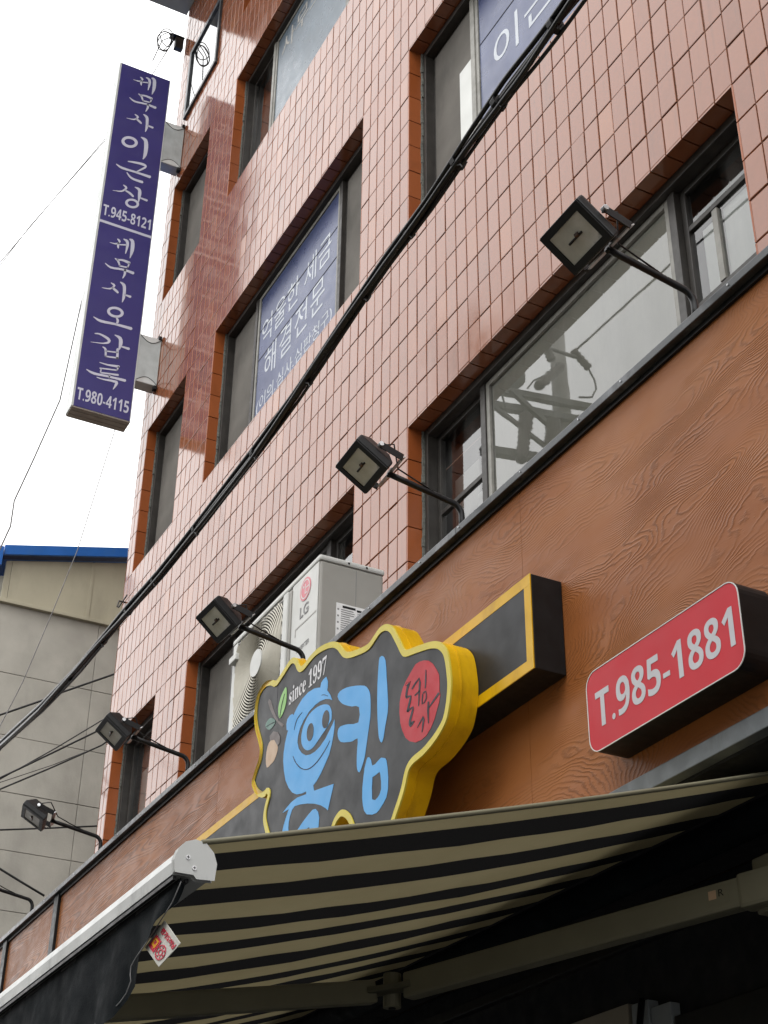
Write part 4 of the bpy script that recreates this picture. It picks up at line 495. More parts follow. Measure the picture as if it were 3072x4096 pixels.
for (x0, x1, nx) in ((XB[1][0], XB[1][1], 9), (XB[3][0], XB[3][1], 24), (XB[5][0], XB[5][1], 25)):
    reveal(x0, x1, 4.90, H2, 7, nx, .10); reveal(x0, x1, S3, HD3, 7, nx, .10); reveal(x0, x1, S4, HD4, 7, nx, .10)
    if nx > 9: reveal(x0, x1, S5, HD5, 4, nx, .10)
xL, xM, xR = XB[1], XB[3], XB[5]
yb = WY + .13
# second floor
small('window', xL[0], xL[1], 4.90, H2, [('blind', 'paper', xL[0] + .06, xL[1] - .06, 4.95, H2 - .28, yb)])
wide('window', xM[0], xM[1], 4.90, H2, dict(lfilm='screen', cfilm='film_grey'))
wR, m1, m2 = wide('window', xR[0], xR[1], 4.90, H2, dict(lrails=(5.85,), cfilm='film_grey', cmat='frame_pale', rrails=(5.69, 6.12),
    lback=[('paper', 'paper', xR[0] + .33, xR[0] + .56, 4.95, 5.86, yb), ('blind', 'curtain', xR[0] + .06, xR[0] + .32, 4.95, 6.1, yb + .02)],
    rback=[('paper', 'paper', xR[1] - .50, xR[1] - .37, 4.95, 6.08, WY + .075), ('paper', 'paper', xR[1] - .365, xR[1] - .06, 4.95, 6.10, WY + .08), ('blind', 'curtain', xR[1] - .56, xR[1] - .06, 4.95, 6.1, yb + .05)]))
box('glazing_bar', 'frame_pale', wR, xR[1] - .40, xR[1] - .365, WY + .044, WY + .076, 5.71, 6.10, .003)
# third floor
small('window', xL[0], xL[1], S3, HD3, film='screen')
wM, m1M, m2M = wide('window', xM[0], xM[1], S3, HD3, dict(cfilm='film_blue', cmat='frame_pale', lfilm='screen',
    rfilm='screen'))
wT, m1T, m2T = wide('window', xR[0], xR[1], S3, HD3, dict(cfilm='film_blue', mull='frame_pale', cmat='frame_pale', lfilm='screen'))
box('paper_notice', 'paper', wT, m1T - .20, m1T - .03, WY + .032, WY + .036, S3 + .06, S3 + .98)
# fourth floor
small('window', xL[0], xL[1], S4, HD4, film='screen')
wU, m1U, m2U = wide('window', xM[0], xM[1], S4, HD4, dict(cfilm='film_faded', cmat='frame_pale', mull='frame_pale'))
wide('window', xR[0], xR[1], S4, HD4, dict(cfilm='film_faded'))
# fifth floor: flush corner window and two wide ones
wF, fa, fc, fza, fzb = None, None, None, None, None
wF = thing('window', None, None, (xL[0], FY, S5)); wF.parent = bld; wF.location = Vector((xL[0] + .11, FY, S5)) - ORIG[bld.name]; ORIG[wF.name] = Vector((xL[0] + .11, FY, S5))
f = MB(); X0, X1, Z0, Z1 = xL[0] + .11, xL[1] + .02, S5 - .03, HD5 + .02
f.box(X0, X0 + .06, FY - .025, FY + .06, Z0, Z1); f.box(X1 - .04, X1, FY - .025, FY + .06, Z0, Z1); f.box(X0 + .061, X1 - .041, FY - .025, FY + .06, Z1 - .06, Z1); f.box(X0 + .061, X1 - .041, FY - .025, FY + .06, Z0, Z0 + .05)
f.build('frame', 'cap', wF, bev=.004)
flat(MB()).add([(X0 + .06, FY - .006, Z0 + .05), (X1 - .04, FY - .006, Z0 + .05), (X1 - .04, FY - .006, Z1 - .06), (X0 + .06, FY - .006, Z1 - .06)], [(0, 1, 2, 3)]).build('pane', 'glass', wF)
box('infill', 'grout', bld, xL[0], xL[0] + .109, GY - .004, GY + .05, S5, HD5)
for k in range(4):
    z0 = S5 + k * (HD5 - S5) / 4; MB().box(xL[0] + .004, xL[0] + .105, FY, GY - .0045, z0 + .004, z0 + (HD5 - S5) / 4 - .004).build('tile', 'tile', bld, bev=.002)
wide('window', xM[0], xM[1], S5, HD5, dict(cfilm='film_faded'))
wide('window', xR[0], xR[1], S5, HD5, dict())
# rooms behind the glass
for z0, z1 in ((4.6, 7.2), (7.4, 10.2), (10.4, 13.0), (13.1, 14.9)):
    rm = MB(); rm.box(-11.3, 1, WY + .9, WY + .95, z0, z1); rm.box(-11.3, 1, WY + .13, WY + .9, z0 - .06, z0 - .01); rm.box(-11.3, 1, WY + .13, WY + .9, z1 + .01, z1 + .06)
    rm.build('room', 'room', bld)
box('roof_slab', 'slab', bld, -11.44, 1, FY + .4, 10, TOP, TOP + .2)
ev = MB().box(-11.51, -2.0, 2.25, FY - .002, 15.25, 15.55); ev.build('eaves_slab', 'slab', bld)
box('eaves_nosing', 'frame', bld, -11.53, -2.0, 2.22, 2.249, 15.23, 15.57)
# window film lettering
yl = WY + .0235
KW = yl / WY
def wtext(win, nm, s, x0, x1, z0, z1, bold=.0, **k):
    x0, x1, z0, z1 = x0 * KW, x1 * KW, 1.6 + (z0 - 1.6) * KW, 1.6 + (z1 - 1.6) * KW
    return text_plate(nm, s, 'film_letter', win, (x0, x1, z0, z1), XZ(yl), OUT, .0012, bold, **k)
wtext(wM, 'lettering', '\uc5b5\uc6b8\ud55c \uc138\uae08', -8.83, -7.58, 8.77, 9.03)
wtext(wM, 'lettering', '\ud574\uacb0\uc804\ubb38', -8.74, -7.67, 8.40, 8.69, space=1.12)
wtext(wM, 'lettering', '(\uc774\uc758.\uc2ec\uc0ac.\uc2ec\ud310\uccad\uad6c)', -8.85, -7.53, 8.14, 8.30, .002)
for z in (9.02, 8.735): box('film_seam', 'line_dark', wM, m1M + .06, m2M - .06, yl - .0008, yl + .0004, z - .004, z + .004)
wtext(wT, 'lettering', '\uc774\uadfc\uc0c1', -5.335, -4.32, 8.45, 8.74, .0)
for z in (8.90, 8.345): box('film_seam', 'line_dark', wT, m1T + .06, m2T - .06, yl - .0008, yl + .0004, z - .004, z + .004)
text_plate('faded_lettering', '\uc0ac\ubb34\uc18c', 'curtain', wU, (-8.86, -8.0, 12.02, 12.26), XZ(yl), OUT, .0012, .0)

# ================================================================== NEIGHBOUR BUILDING
nb = thing('concrete_building', 'grey concrete panel building with bright blue metal roof edge beyond the tiled corner', 'building', (-14, 3.5, 0))
NX = -14.0
box('core', 'conc_joint', nb, NX - 5, NX - .012, 2.73, 9, 0, 9.1)
rows = [0, .6, 1.17, 1.74, 2.3, 2.87, 3.43, 4.0, 4.56, 5.13, 5.69, 6.255, 6.82, 7.39, 8.04, 8.79]
for r0, r1 in zip(rows[:-1], rows[1:]):
    for y0, y1 in ((2.72, 3.82), (3.82, 5.02), (5.02, 6.22)):
        MB().box(NX - .0118, NX + random.uniform(0, .002), y0 + .003, y1 - .003, r0 + .003, r1 - .003).build('concrete_panel', 'concrete', nb, bev=.003)
sl = .245
def vz(y): return 9.394 + (y - 2.728) * sl
for y0, y1 in ((2.76, 2.82), (2.823, 3.67), (3.68, 5.0)):
    mb = MB(); vs = [(x, y, z) for x in (NX - .01, NX + .03) for y, z in ((y0, 8.83), (y1, 8.83), (y1, vz(y1) - .14), (y0, vz(y0) - .14))]
    mb.add(vs, [(0, 1, 2, 3), (7, 6, 5, 4), (0, 4, 5, 1), (1, 5, 6, 2), (2, 6, 7, 3), (3, 7, 4, 0)]); mb.build('gable_panel', 'cream', nb, bev=.002)
box('gable_rail', 'cream', nb, NX - .01, NX + .05, 2.72, 5, 8.785, 8.826, .004)
box('gable_seam', 'cream', nb, NX + .0305, NX + .036, 3.655, 3.69, 8.83, vz(3.66) - .15)
def slope(name, mat, x0, x1, ya, yb_, dz0, dz1):
    vs = [(x, y, vz(y) + d) for x in (x0, x1) for y, d in ((ya, dz0), (yb_, dz0), (yb_, dz1), (ya, dz1))]
    return MB().add(vs, [(0, 1, 2, 3), (7, 6, 5, 4), (0, 4, 5, 1), (1, 5, 6, 2), (2, 6, 7, 3), (3, 7, 4, 0)]).build(name, mat, nb, bev=.004)
slope('verge_board', 'roof_blue', NX + .10, NX + .13, 2.70, 6, -.115, 0)
slope('verge_soffit', 'roof_under', NX, NX + .099, 2.71, 6, -.112, -.08)
slope('roof_sheet', 'roof_blue', NX - 5, NX + .099, 2.70, 6, -.07, -.01)
box('eaves_gutter', 'roof_blue', nb, NX - 5, NX + .16, 2.55, 2.69, 9.13, 9.35, .006)

# ================================================================== SHOP FRONT (in the dark under the awning)
sf = thing('shop_entrance', 'dark shop entrance under the striped awning', 'entrance', (-4, 3.25, 0))
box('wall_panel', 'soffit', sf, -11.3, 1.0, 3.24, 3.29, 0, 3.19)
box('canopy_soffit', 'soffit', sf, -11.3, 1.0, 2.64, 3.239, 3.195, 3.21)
box('beige_panel', 'door_beige', sf, -5.2, -4.36, 3.19, 3.235, .2, 2.87, .004)
box('door_leaf', 'door_grey', sf, -4.34, -4.245, 3.19, 3.235, 0, 2.86, .003); box('door_leaf', 'door_grey', sf, -4.24, -4.13, 3.195, 3.235, 0, 2.83, .003)
box('door_leaf', 'black', sf, -4.12, -3.0, 3.2, 3.235, 0, 2.78, .003)
MB().tube([(-4.27, 3.15, 0.2), (-4.27, 3.15, 2.6), (-4.275, 3.16, 2.72), (-4.25, 3.17, 2.86)], .012, 8).build('pipe', 'black', sf, True)

# ================================================================== FASCIA
fa = thing('shop_fascia', 'brown wood grain fascia with black metal capping above the awning', 'fascia', (-6, 2.61, 3.2))
WX = 2.61; ZT = 4.60
for x0, x1 in ((-12.6, -11.04), (-10.94, -9.79), (-9.69, -6.941), (-6.939, -4.013), (-4.011, -1.0), (-.998, 1.0)):
    box('wood_panel', 'wood' if x0 > -6.95 else 'wood_bold', fa, x0, x1, WX, WX + .018, 3.262, ZT - .005)
for x in (-10.99, -9.74): box('black_post', 'black', fa, x - .05, x + .05, WX - .02, WX + .03, 3.262, ZT - .006, .003)
MB().box(-12.6, 1, WX + .019, WX + .05, 3.22, ZT).build('backing', 'soffit', fa)
box('ledge', 'trim', fa, -12.6, 1, WX + .051, FY - .005, 4.50, 4.55)
for x0, x1 in ((-12.6, -10.0), (-9.998, -7.0), (-6.998, -4.42), (-4.418, -1.5), (-1.498, 1)): box('capping', 'cap', fa, x0, x1, WX - .038, WX + .06, ZT, ZT + .032, .003)
box('capping_lip', 'black', fa, -12.6, 1, WX - .012, WX - .001, ZT - .022, ZT - .001)
box('bottom_trim', 'trim', fa, -12.6, 1, WX - .012, WX + .05, 3.205, 3.26, .003)
rv = random.Random(3)
for k in range(26):
    x = -11.6 + k * .4 + rv.uniform(-.12, .12); MB().tube([(x, WX - .0385, ZT + .017), (x, WX - .042, ZT + .017)], .0035, 6).build('rivet', 'steel', fa)

# ================================================================== BLACK BOX SIGN WITH YELLOW BORDER
bs = thing('border_sign', 'long black box sign with yellow border, running behind the splash shaped sign', 'sign', (-5.4, 2.6, 3.74))
bx0, bx1, bz0, bz1, by = -7.0, -3.772, 3.735, 4.087, 2.482
box('case', 'black', bs, bx0, bx1, by + .004, WX - .002, bz0, bz1, .003)
w = .040
box('border', 'yellow', bs, bx0, bx1, by - .001, by + .003, bz1 - w, bz1); box('border', 'yellow', bs, bx0, bx1, by - .001, by + .003, bz0, bz0 + w)
box('border', 'yellow', bs, bx0, bx0 + w, by - .0008, by + .003, bz0 + w + .0005, bz1 - w - .0005); box('border', 'yellow', bs, bx1 - w, bx1, by - .0008, by + .003, bz0 + w + .0005, bz1 - w - .0005)
box('face', 'board', bs, bx0 + w + .001, bx1 - w - .001, by, by + .003, bz0 + w + .001, bz1 - w - .001)

# ================================================================== SPLASH SHAPED LOGO SIGN
lg = thing('logo_sign', 'splash shaped black sign with yellow sides, blue lettering and red stamp', 'sign', (-5, 2.48, 3.6))
LYF = 2.378; OUTL = smooth_loop(LOGO_OUT, 4); INL = inset(OUTL, .026)
MB().plate([OUTL], XZ(LYF), by - .002 - LYF, OUT).build('case', 'yellow', lg, False)
sd = flat(MB()); n = len(OUTL)
MB().plate([OUTL, INL], XZ(LYF - .007), .0065, OUT).build('rim', 'rim', lg)
mid = inset(OUTL, -.004); MB().plate([mid, inset(OUTL, .001)], XZ(LYF + .032), .004, OUT).build('side_bead', 'yellow', lg)
MB().plate([inset(INL, .0005)], XZ(LYF - .003), .0025, OUT).build('face', 'board', lg)
def vin(name, loops, mat, k, par=lg, sm=0):
    loops = [smooth_loop(l, sm) if sm else l for l in loops]
    return MB().plate(loops, XZ(LYF - .003 - .0009 * k), .0007, OUT).build(name, mat, par)
pig = vin('pig_letter', [PIG], 'blue', 1); vin('snout', [smooth_loop(SNOUT, 2)], 'blue', 1)
for q in NOST: vin('nostril', [q], 'board', 2)
for q in LINES: vin('drawn_line', [q], 'line_dark', 2)
vin('letter_stroke', [TEAR], 'blue', 1); vin('letter', [KIEUK], 'blue', 1, sm=2); vin('letter', [BAR], 'blue', 1, sm=2); vin('letter', MIEUM, 'blue', 1)
vin('stamp', [STAMP], 'stamp', 1)
for q in STAMPLINES: vin('stamp_stroke', [q], 'line_dark', 2)
vin('twig', [TWIG], 'twig', 1); vin('leaf', [smooth_loop(LEAF, 2)], 'leafg', 2); vin('leaf', [smooth_loop(LEAF2, 2)], 'leafd', 2); vin('acorn', [smooth_loop(ACORN, 2)], 'acorn', 1); vin('acorn_cap', [ACORNCAP], 'twig', 2)
for q in VEINS: vin('leaf_vein', [q], 'line_dark', 3)
text_plate('since_lettering', '\U0001d42c\U0001d422\U0001d427\U0001d41c\U0001d41e \U0001d7cf\U0001d7d7\U0001d7d7\U0001d7d5', 'white_v', lg, (-5.525, -5.155, 4.262, 4.345), XZ(LYF - .0042), OUT, .0008, .0)
box('face_seam', 'line_dark', lg, -5.6605, -5.659, LYF - .0036, LYF - .003, 4.30, 4.44)

def bold_sans(s): return ''.join(chr(0x1d7ec + int(c)) if c.isdigit() else ('\U0001d5e7' if c == 'T' else c) for c in s)
# ================================================================== TELEPHONE SIGN
ts = thing('telephone_sign', 'red box sign reading T.985-1881 with black sides', 'sign', (-3.15, 2.6, 3.35))
def rrect(x0, x1, z0, z1, r, n=6):
    o = []
    for cx, cz, a0 in ((x1 - r, z1 - r, 0), (x0 + r, z1 - r, 90), (x0 + r, z0 + r, 180), (x1 - r, z0 + r, 270)):
        for k in range(n + 1): t = R(a0 + 90 * k / n); o.append((cx + r * math.cos(t), cz + r * math.sin(t)))
    return o
tr = (-3.512, -2.782, 3.338, 3.602)
MB().plate([rrect(*tr, .05)], XZ(2.5), .108, OUT).build('case', 'black', ts)
MB().plate([rrect(*tr, .05), inset(rrect(*tr, .05), .0026)], XZ(2.497), .0028, OUT).build('trim', 'alu', ts)
MB().plate([inset(rrect(*tr, .05), .003)], XZ(2.4985), .0012, OUT).build('face', 'red_face', ts)
text_plate('lettering', bold_sans('T.985-1881'), 'grey_letter', ts, (-3.468, -2.815, 3.408, 3.527), XZ(2.4975), OUT, .0009, .0)

# ================================================================== PROJECTING BLADE SIGN
ps = thing('blade_sign', 'tall dark blue projecting sign with white Korean lettering at the building corner', 'sign', (-11.2, 3.0, 9.37))
sy0, sy1, sz0, sz1, sxf, sxb = 2.545, 3.088, 9.367, 13.71, -11.1, -11.285
box('case', 'alu', ps, sxb, sxf - .004, sy0, sy1, sz0 + .001, sz1, .004)
for k, (a, b) in enumerate(((sxf - .004, sxf - .055), (sxf - .063, sxf - .118), (sxf - .126, sxb + .003))):
    box('edge_rib', 'alu', ps, b, a, sy0 - .008, sy0 - .0005, sz0, sz1, .002); box('base_rib', 'alu_dim', ps, b, a, sy0, sy1, sz0 - .010, sz0 - .0005, .002)
box('face_frame', 'alu', ps, sxf - .0035, sxf, sy0, sy0 + .010, sz0, sz1); box('face_frame', 'alu', ps, sxf - .0035, sxf, sy1 - .008, sy1, sz0, sz1)
box('face', 'sign_blue', ps, sxf - .0032, sxf - .0005, sy0 + .0105, sy1 - .0085, sz0 + .004, sz1 - .004)
def blp(loops, nm): return MB().plate(loops, YZ(sxf + .0012), .0014, (1, 0, 0)).build(nm, 'sign_letter', ps)
for q in BRUSH: blp([q], 'brush_stroke')
for q in BRUSH_RINGS: blp(q, 'brush_ring')
for s, z0, z1 in (('T.945-8121', 11.628, 11.765), ('T.980-4115', 9.445, 9.578)):
    text_plate('telephone_lettering', bold_sans(s), 'sign_letter', ps, (2.573, 3.058, z0, z1), YZ(sxf + .0012), (1, 0, 0), .0014, .0)
box('divider_line', 'sign_letter', ps, sxf - .0002, sxf + .0011, sy0 + .011, sy1 - .009, 11.532, 11.562)
for z0, z1 in ((9.83, 10.37), (12.56, 13.13)):
    b = box('bracket', 'bracket', ps, -11.235, -11.105, sy1 + .001, FY - .004, z0, z1, .004)
    for zc, s in ((z1, -1), (z0, 1)):
        arc = [(sy1 + .004 + (FY - .01 - sy1) * k / 10, zc + s * (.012 + .06 * math.sin(math.pi * k / 10))) for k in range(11)]
        MB().plate([[(arc[0][0], zc + s * .004)] + arc + [(arc[-1][0], zc + s * .004)]], YZ(-11.103), .0018, (1, 0, 0)).build('gusset', 'alu', ps)
        MB().tube([(-11.1025, y, z) for y, z in arc], .003, 5).build('gusset_edge', 'black', ps)
    for zc in (z0 - .02, z1 + .01): box('bolt', 'black', ps, -11.14, -11.09, FY - .035, FY - .003, zc - .02, zc + .02, .004)
for z in (10.2, 11.6, 13.2):
    for k in range(2): MB().tube([(sxf - .02 - .1 * k, sy0 - .0085, z), (sxf - .02 - .1 * k, sy0 - .0095, z)], .004, 6).build('rivet', 'steel', ps)

# ================================================================== AIR CONDITIONER
ac = thing('air_conditioner', 'off white outdoor air conditioner unit with round fan grille behind the fascia capping', 'air conditioner', (-6.85, 3.0, 4.55))
ax0, ax1, ay0, ay1, az0, az1 = -7.43, -6.265, 2.834, 3.20, 4.60, 5.50
MB().box(ax0, ax1, ay0, ay1, az0, az1 - .03).build('body', 'ac_grey', ac, bev=.012)
MB().box(ax0 - .006, ax1 + .006, ay0 - .008, ay1 + .006, az1 - .028, az1 + .004).build('lid', 'ac', ac, bev=.011)
box('front_panel', 'ac', ac, -6.60, ax1 - .012, ay0 - .006, ay0 - .0005, az0 + .02, az1 - .034, .003)
box('front_panel', 'ac', ac, ax0 + .006, -7.36, ay0 - .006, ay0 - .0005, az0 + .02, az1 - .034, .003)
box('panel_rib', 'ac', ac, -6.69, -6.63, ay0 - .022, ay0 - .0008, az0 + .02, az1 - .05, .006); box('panel_rib', 'ac_grey', ac, -6.627, -6.603, ay0 - .012, ay0 - .0008, az0 + .02, az1 - .05, .003)
box('fan_recess', 'ac_dark', ac, -7.358, -6.692, ay0 - .0035, ay0 - .0005, az0 + .03, az1 - .05)
fc_ = (-7.02, ay0 - .02, 5.19)
gd = MB()
for k in range(27):
    rr = .075 + k * .0165
    n = 56; seg = []
    for i in range(n + 1):
        t = 2 * math.pi * i / n; x, z = fc_[0] + rr * math.cos(t), fc_[2] + rr * math.sin(t)
        if -7.352 < x < -6.698 and az0 + .05 < z < az1 - .055: seg.append((x, fc_[1] + .010 * (k / 27) ** 2, z))
        else:
            if len(seg) > 1: gd.tube(seg, .0042, 4, False)
            seg = []
    if len(seg) > 1: gd.tube(seg, .0042, 4, False)
for i in range(16):
    t = 2 * math.pi * i / 16; d = Vector((math.cos(t), 0, math.sin(t))); L = min(.33 / max(abs(d.x), 1e-6), (.24 if d.z > 0 else .52) / max(abs(d.z), 1e-6), .47)
    gd.tube([Vector(fc_) + d * .07 + Vector((0, .004, 0)), Vector(fc_) + d * L + Vector((0, .010, 0))], .0035, 4)
gd.build('fan_guard', 'ac_guard', ac)
cp = [(fc_[0] + .078 * math.cos(2 * math.pi * k / 32), fc_[2] + .078 * math.sin(2 * math.pi * k / 32)) for k in range(32)]
MB().plate([cp], XZ(fc_[1] - .008), .012, OUT).build('fan_cap', 'ac', ac)
box('carry_handle', 'ac', ac, -7.40, -7.30, ay0 - .04, ay0 - .001, 5.33, 5.37, .006)
def circ(cx, cz, r, n=32): return [(cx + r * math.cos(2 * math.pi * k / n), cz + r * math.sin(2 * math.pi * k / n)) for k in range(n)]
bd = MB().plate([circ(-6.43, 5.375, .066)], XZ(ay0 - .0085), .002, OUT).build('badge', 'ac_red', ac)
MB().plate([circ(-6.43, 5.375, .056), circ(-6.43, 5.375, .049)], XZ(ay0 - .0092), .0006, OUT).build('badge_ring', 'ac', bd)
MB().plate([[(-6.434, 5.405), (-6.427, 5.405), (-6.427, 5.352), (-6.405, 5.352), (-6.405, 5.345), (-6.434, 5.345)]], XZ(ay0 - .0092), .0006, OUT).build('badge_mark', 'ac', bd)
MB().plate([circ(-6.452, 5.393, .007, 12)], XZ(ay0 - .0092), .0006, OUT).build('badge_dot', 'ac', bd)
MB().plate([[(-6.418, 5.382), (-6.384, 5.382), (-6.384, 5.375), (-6.418, 5.375)]], XZ(ay0 - .0092), .0006, OUT).build('badge_mark', 'ac', bd)
text_plate('badge_lettering', 'LG', 'ac_text', ac, (-6.49, -6.385, 5.222, 5.287), XZ(ay0 - .0085), OUT, .002, .01)
text_plate('model_lettering', 'INVERTER', 'ac_text', ac, (-6.515, -6.36, 5.035, 5.06), XZ(ay0 - .0075), OUT, .0012, .0)
box('panel_groove', 'ac_grey', ac, -6.545, -6.285, ay0 - .0075, ay0 - .0062, 5.178, 5.186); box('panel_groove', 'ac_grey', ac, -6.545, -6.537, ay0 - .0075, ay0 - .0062, 5.14, 5.1775)
sx = ax1
box('side_seam', 'ac_text', ac, sx, sx + .0012, 3.039, 3.0415, az0 + .02, az1 - .04)
lb = box('data_label', 'sticker', ac, sx, sx + .0015, 2.93, 3.108, 4.98, 5.245)
def lab(mat, y0, y1, z0, z1): return box('print_line', mat, lb, sx + .0016, sx + .0022, y0, y1, z0, z1)
lab('black', 2.965, 3.04, 5.222, 5.235); lab('black', 3.048, 3.10, 5.216, 5.228)
rl = random.Random(5)
for k in range(17):
    z = 5.208 - k * .0125; lab('ac_text', 2.957, 2.957 + rl.uniform(.05, .085), z, z + .005)
    if k % 3 == 0: lab('ac_text', 2.936, 2.946, z - .004, z + .006)
    if k < 12: lab('ac_text', 3.05, 3.05 + rl.uniform(.02, .05), z - .004, z)
for y in (2.993, 3.098): MB().tube([(sx + .0065, y, 5.488), (sx + .0085, y, 5.488)], .006, 8).build('screw', 'black', ac)
for x in (-7.2, -6.5): box('foot', 'black', ac, x - .06, x + .06, ay0 + .03, ay1 - .03, 4.552, 4.599, .004)

# ================================================================== FLOODLIGHTS
def flood(loc, label, aim=0.0, yaw=0.0):
    t = thing('flood_light', label, 'floodlight', loc, 'floodlights on the fascia capping')
    L = lambda y, z, x=0: Vector(loc) + Vector((x, y, z))
    pts = [L(0, 0)] + [L(0, .05)] + [L(-.050 * (1 - math.cos(a)), .07 + .050 * math.sin(a)) for a in [R(14 * k) for k in range(0, 6)]]
    a0 = pts[-1]; e = L(-.332, .168); pts += [a0.lerp(e, q) for q in (.25, .5, .75, 1)]
    MB().tube(pts, .0122, 10).build('arm', 'lamp_black', t, True)
    MB().tube([L(0, -.001), L(0, .012)], .024, 12).build('base_collar', 'lamp_black', t, False)
    c = L(-.443, .168); _q = Matrix.Rotation(R(yaw), 3, 'Z') @ Matrix.Rotation(R(aim), 3, 'X'); bdir = _q @ Vector((0, .8, -.6)); n = _q @ Vector((0, -.6, -.8)); X = _q @ Vector((1, 0, 0))
    def fr(hx, hb, d): return [c + X * (sx_ * hx) + bdir * (sb * hb) - n * d for sx_, sb in ((-1, -1), (1, -1), (1, 1), (-1, 1))]
    hd = MB(); P0, P1, P2 = fr(.108, .083, -.006), fr(.108, .083, .026), fr(.062, .050, .085)
    hd.add(P0 + P1 + P2, [(3, 2, 1, 0), (8, 9, 10, 11)] + [(o_ + k, o_ + (k + 1) % 4, o_ + 4 + (k + 1) % 4, o_ + 4 + k) for o_ in (0, 4) for k in range(4)])
    h = hd.build('housing', 'lamp_black', t, bev=.006)
    bz = MB(); A_, B_ = fr(.104, .079, -.011), fr(.079, .056, -.011); C_ = fr(.079, .056, -.0065)
    bz.add(A_ + B_ + C_ + fr(.104, .079, -.0055), [(k, (k + 1) % 4, 4 + (k + 1) % 4, 4 + k) for k in range(4)] + [(4 + k, 4 + (k + 1) % 4, 8 + (k + 1) % 4, 8 + k) for k in range(4)] + [(k, (k + 1) % 4, 12 + (k + 1) % 4, 12 + k) for k in range(4)]); bz.build('bezel', 'lamp_black', t)
    q = fr(.0785, .0555, -.0068); flat(MB()).add(q, [(3, 2, 1, 0)]).build('glass', 'lamp_glass', t)
    MB().tube([c + n * .0072 - X * .035, c + n * .0078 + X * .035], .0045, 6).build('bulb', 'black', t)
    MB().tube([c + n * .0074 + X * .006 - bdir * .006, c + n * .008 + X * .022 - bdir * .004], .008, 6).build('lamp_holder', 'insul', t)
    # stirrup bracket
    pv = c - n * .045; bb = e
    for s in (-1, 1):
        MB().bar(pv + X * (s * .117), bb + X * (s * .117) + Vector((0, .012, .008)), .030, .004, up=(1, 0, 0)).build('stirrup_leg', 'lamp_black', t)
        MB().tube([pv + X * (s * .108), pv + X * (s * .127)], .010, 8).build('pivot_bolt', 'steel', t)
    MB().bar(bb - X * .1185 + Vector((0, .014, .01)), bb + X * .1185 + Vector((0, .014, .01)), .026, .004, up=(0, -.6, .8)).build('stirrup_bar', 'steel', t)
    MB().tube([bb + Vector((0, .004, -.012)), bb + Vector((0, .02, .026))], .008, 8).build('clamp_bolt', 'black', t)
    k = pv + X * .075 - n * .035; MB().tube([k, k + Vector((.012, .05, .012)), e + Vector((.01, .04, .028)), e + Vector((.012, .12, -.004)), e + Vector((.008, .2, -.028))], .0035, 6).build('lamp_lead', 'cable', t, True)
    return t
fl = [(-2.942, 'largest floodlight, over the pale film window at the upper right'), (-4.435, 'floodlight in front of the brick coloured pier, left of the largest one'), (-5.93, 'floodlight beside the air conditioner, its arm running behind the splash sign'),
      (-7.43, 'floodlight in front of the narrow window at the building corner'), (-8.927, 'small floodlight seen against the grey concrete building'), (-10.424, 'floodlight at the far left end, only its curved arm in view')]
for (x, lb_), (am, yw) in zip(fl, ((0, 0), (2, -3), (-4, 2), (-1, -3), (4, -13), (0, 4))): flood((x, WX + .0, ZT + .032), lb_, am, yw)
o = None

# ================================================================== CABLES
cb = thing('cable_bundle', 'thick bundle of black cables slung across the tiled facade', 'cable', CABLE[5])
cpts = [(6.0, 2.0, 5.95), (2.0, 2.0, 5.72), (-1.0, 2.0, 5.55), (-1.9, 2.0, 5.52)] + CABLE + [(-11.2, 2.0, 5.47), (-14.0, 1.9, 5.75), (-19.0, 1.7, 6.6)]
fine = []
for i in range(len(cpts) - 1):
    a, b = Vector(cpts[i]), Vector(cpts[i + 1])
    for k in range(4): fine.append(a.lerp(b, k / 4))
fine.append(Vector(cpts[-1]))
for j, (oy, oz, r_) in enumerate(((0, 0, .013), (-.015, .012, .0095), (.008, .019, .008), (-.012, -.018, .010), (.009, -.016, .007))):
    pts = []
    for i, p in enumerate(fine):
        tw = .35 * math.sin(i * .21 + j); sp = 1.0 + .8 * max(0, min(1, (p.x + 4.0) / 2.0)); c_, s_ = math.cos(tw), math.sin(tw)
        pts.append(p + Vector((0, (oy * c_ - oz * s_) * sp, (oy * s_ + oz * c_) * sp + .006 * math.sin(i * .5 + j * 2))))
    MB().tube(pts, r_, 8).build('cable', 'cable', cb, True)
for i in (18, 25, 29, 34, 38, 43, 48, 53, 57, 61, 65, 69):
    if i < len(fine) - 1:
        p = fine[i]; d = (fine[i + 1] - p).normalized(); MB().tube([p - d * .012, p + d * .012], .022 if p.x < -3.6 else .030, 10).build('cable_tie', 'black', cb)
        a = p + Vector((0, -.01, -.020)); q_ = random.uniform(.6, 1.2); MB().tube([a, a + Vector((.03, .0, -.02)) * q_, a + Vector((.045, .0, -.045)) * q_, a + Vector((.075, 0, -.048)) * q_], .0026, 5).build('tie_tail', 'black', cb)
wl = ['dark wire from the tiled corner across the concrete wall, crossing the cable bundle', 'upper thin wire of the group fanning to the left of the corner window', 'heavy dark wire just under the topmost fan wire', 'faint wire between the two heavy wires on the concrete wall', 'lowest wire of the fan crossing the concrete wall', 'level wire passing behind the small floodlight', 'short dark wire sloping down to the fascia at far left']
def ext(a, b_, k):
    a, b_ = Vector(a), Vector(b_); d = (b_ - a).normalized(); return tuple(b_ + d * k)
for q, s, r_ in zip([[ext(w[1], w[0], 4.0)] + w + [ext(w[-2], w[-1], 1.6)] if i < 6 else [ext(w[1], w[0], 4.0)] + w for i, w in enumerate(WIRES)], wl, (.010, .006, .009, .0035, .008, .008, .010)):
    o = MB().tube(q, r_, 6).build('overhead_wire', 'wire_dark', None, True); tag(o, s, 'wire', 'wires in front of the concrete building')
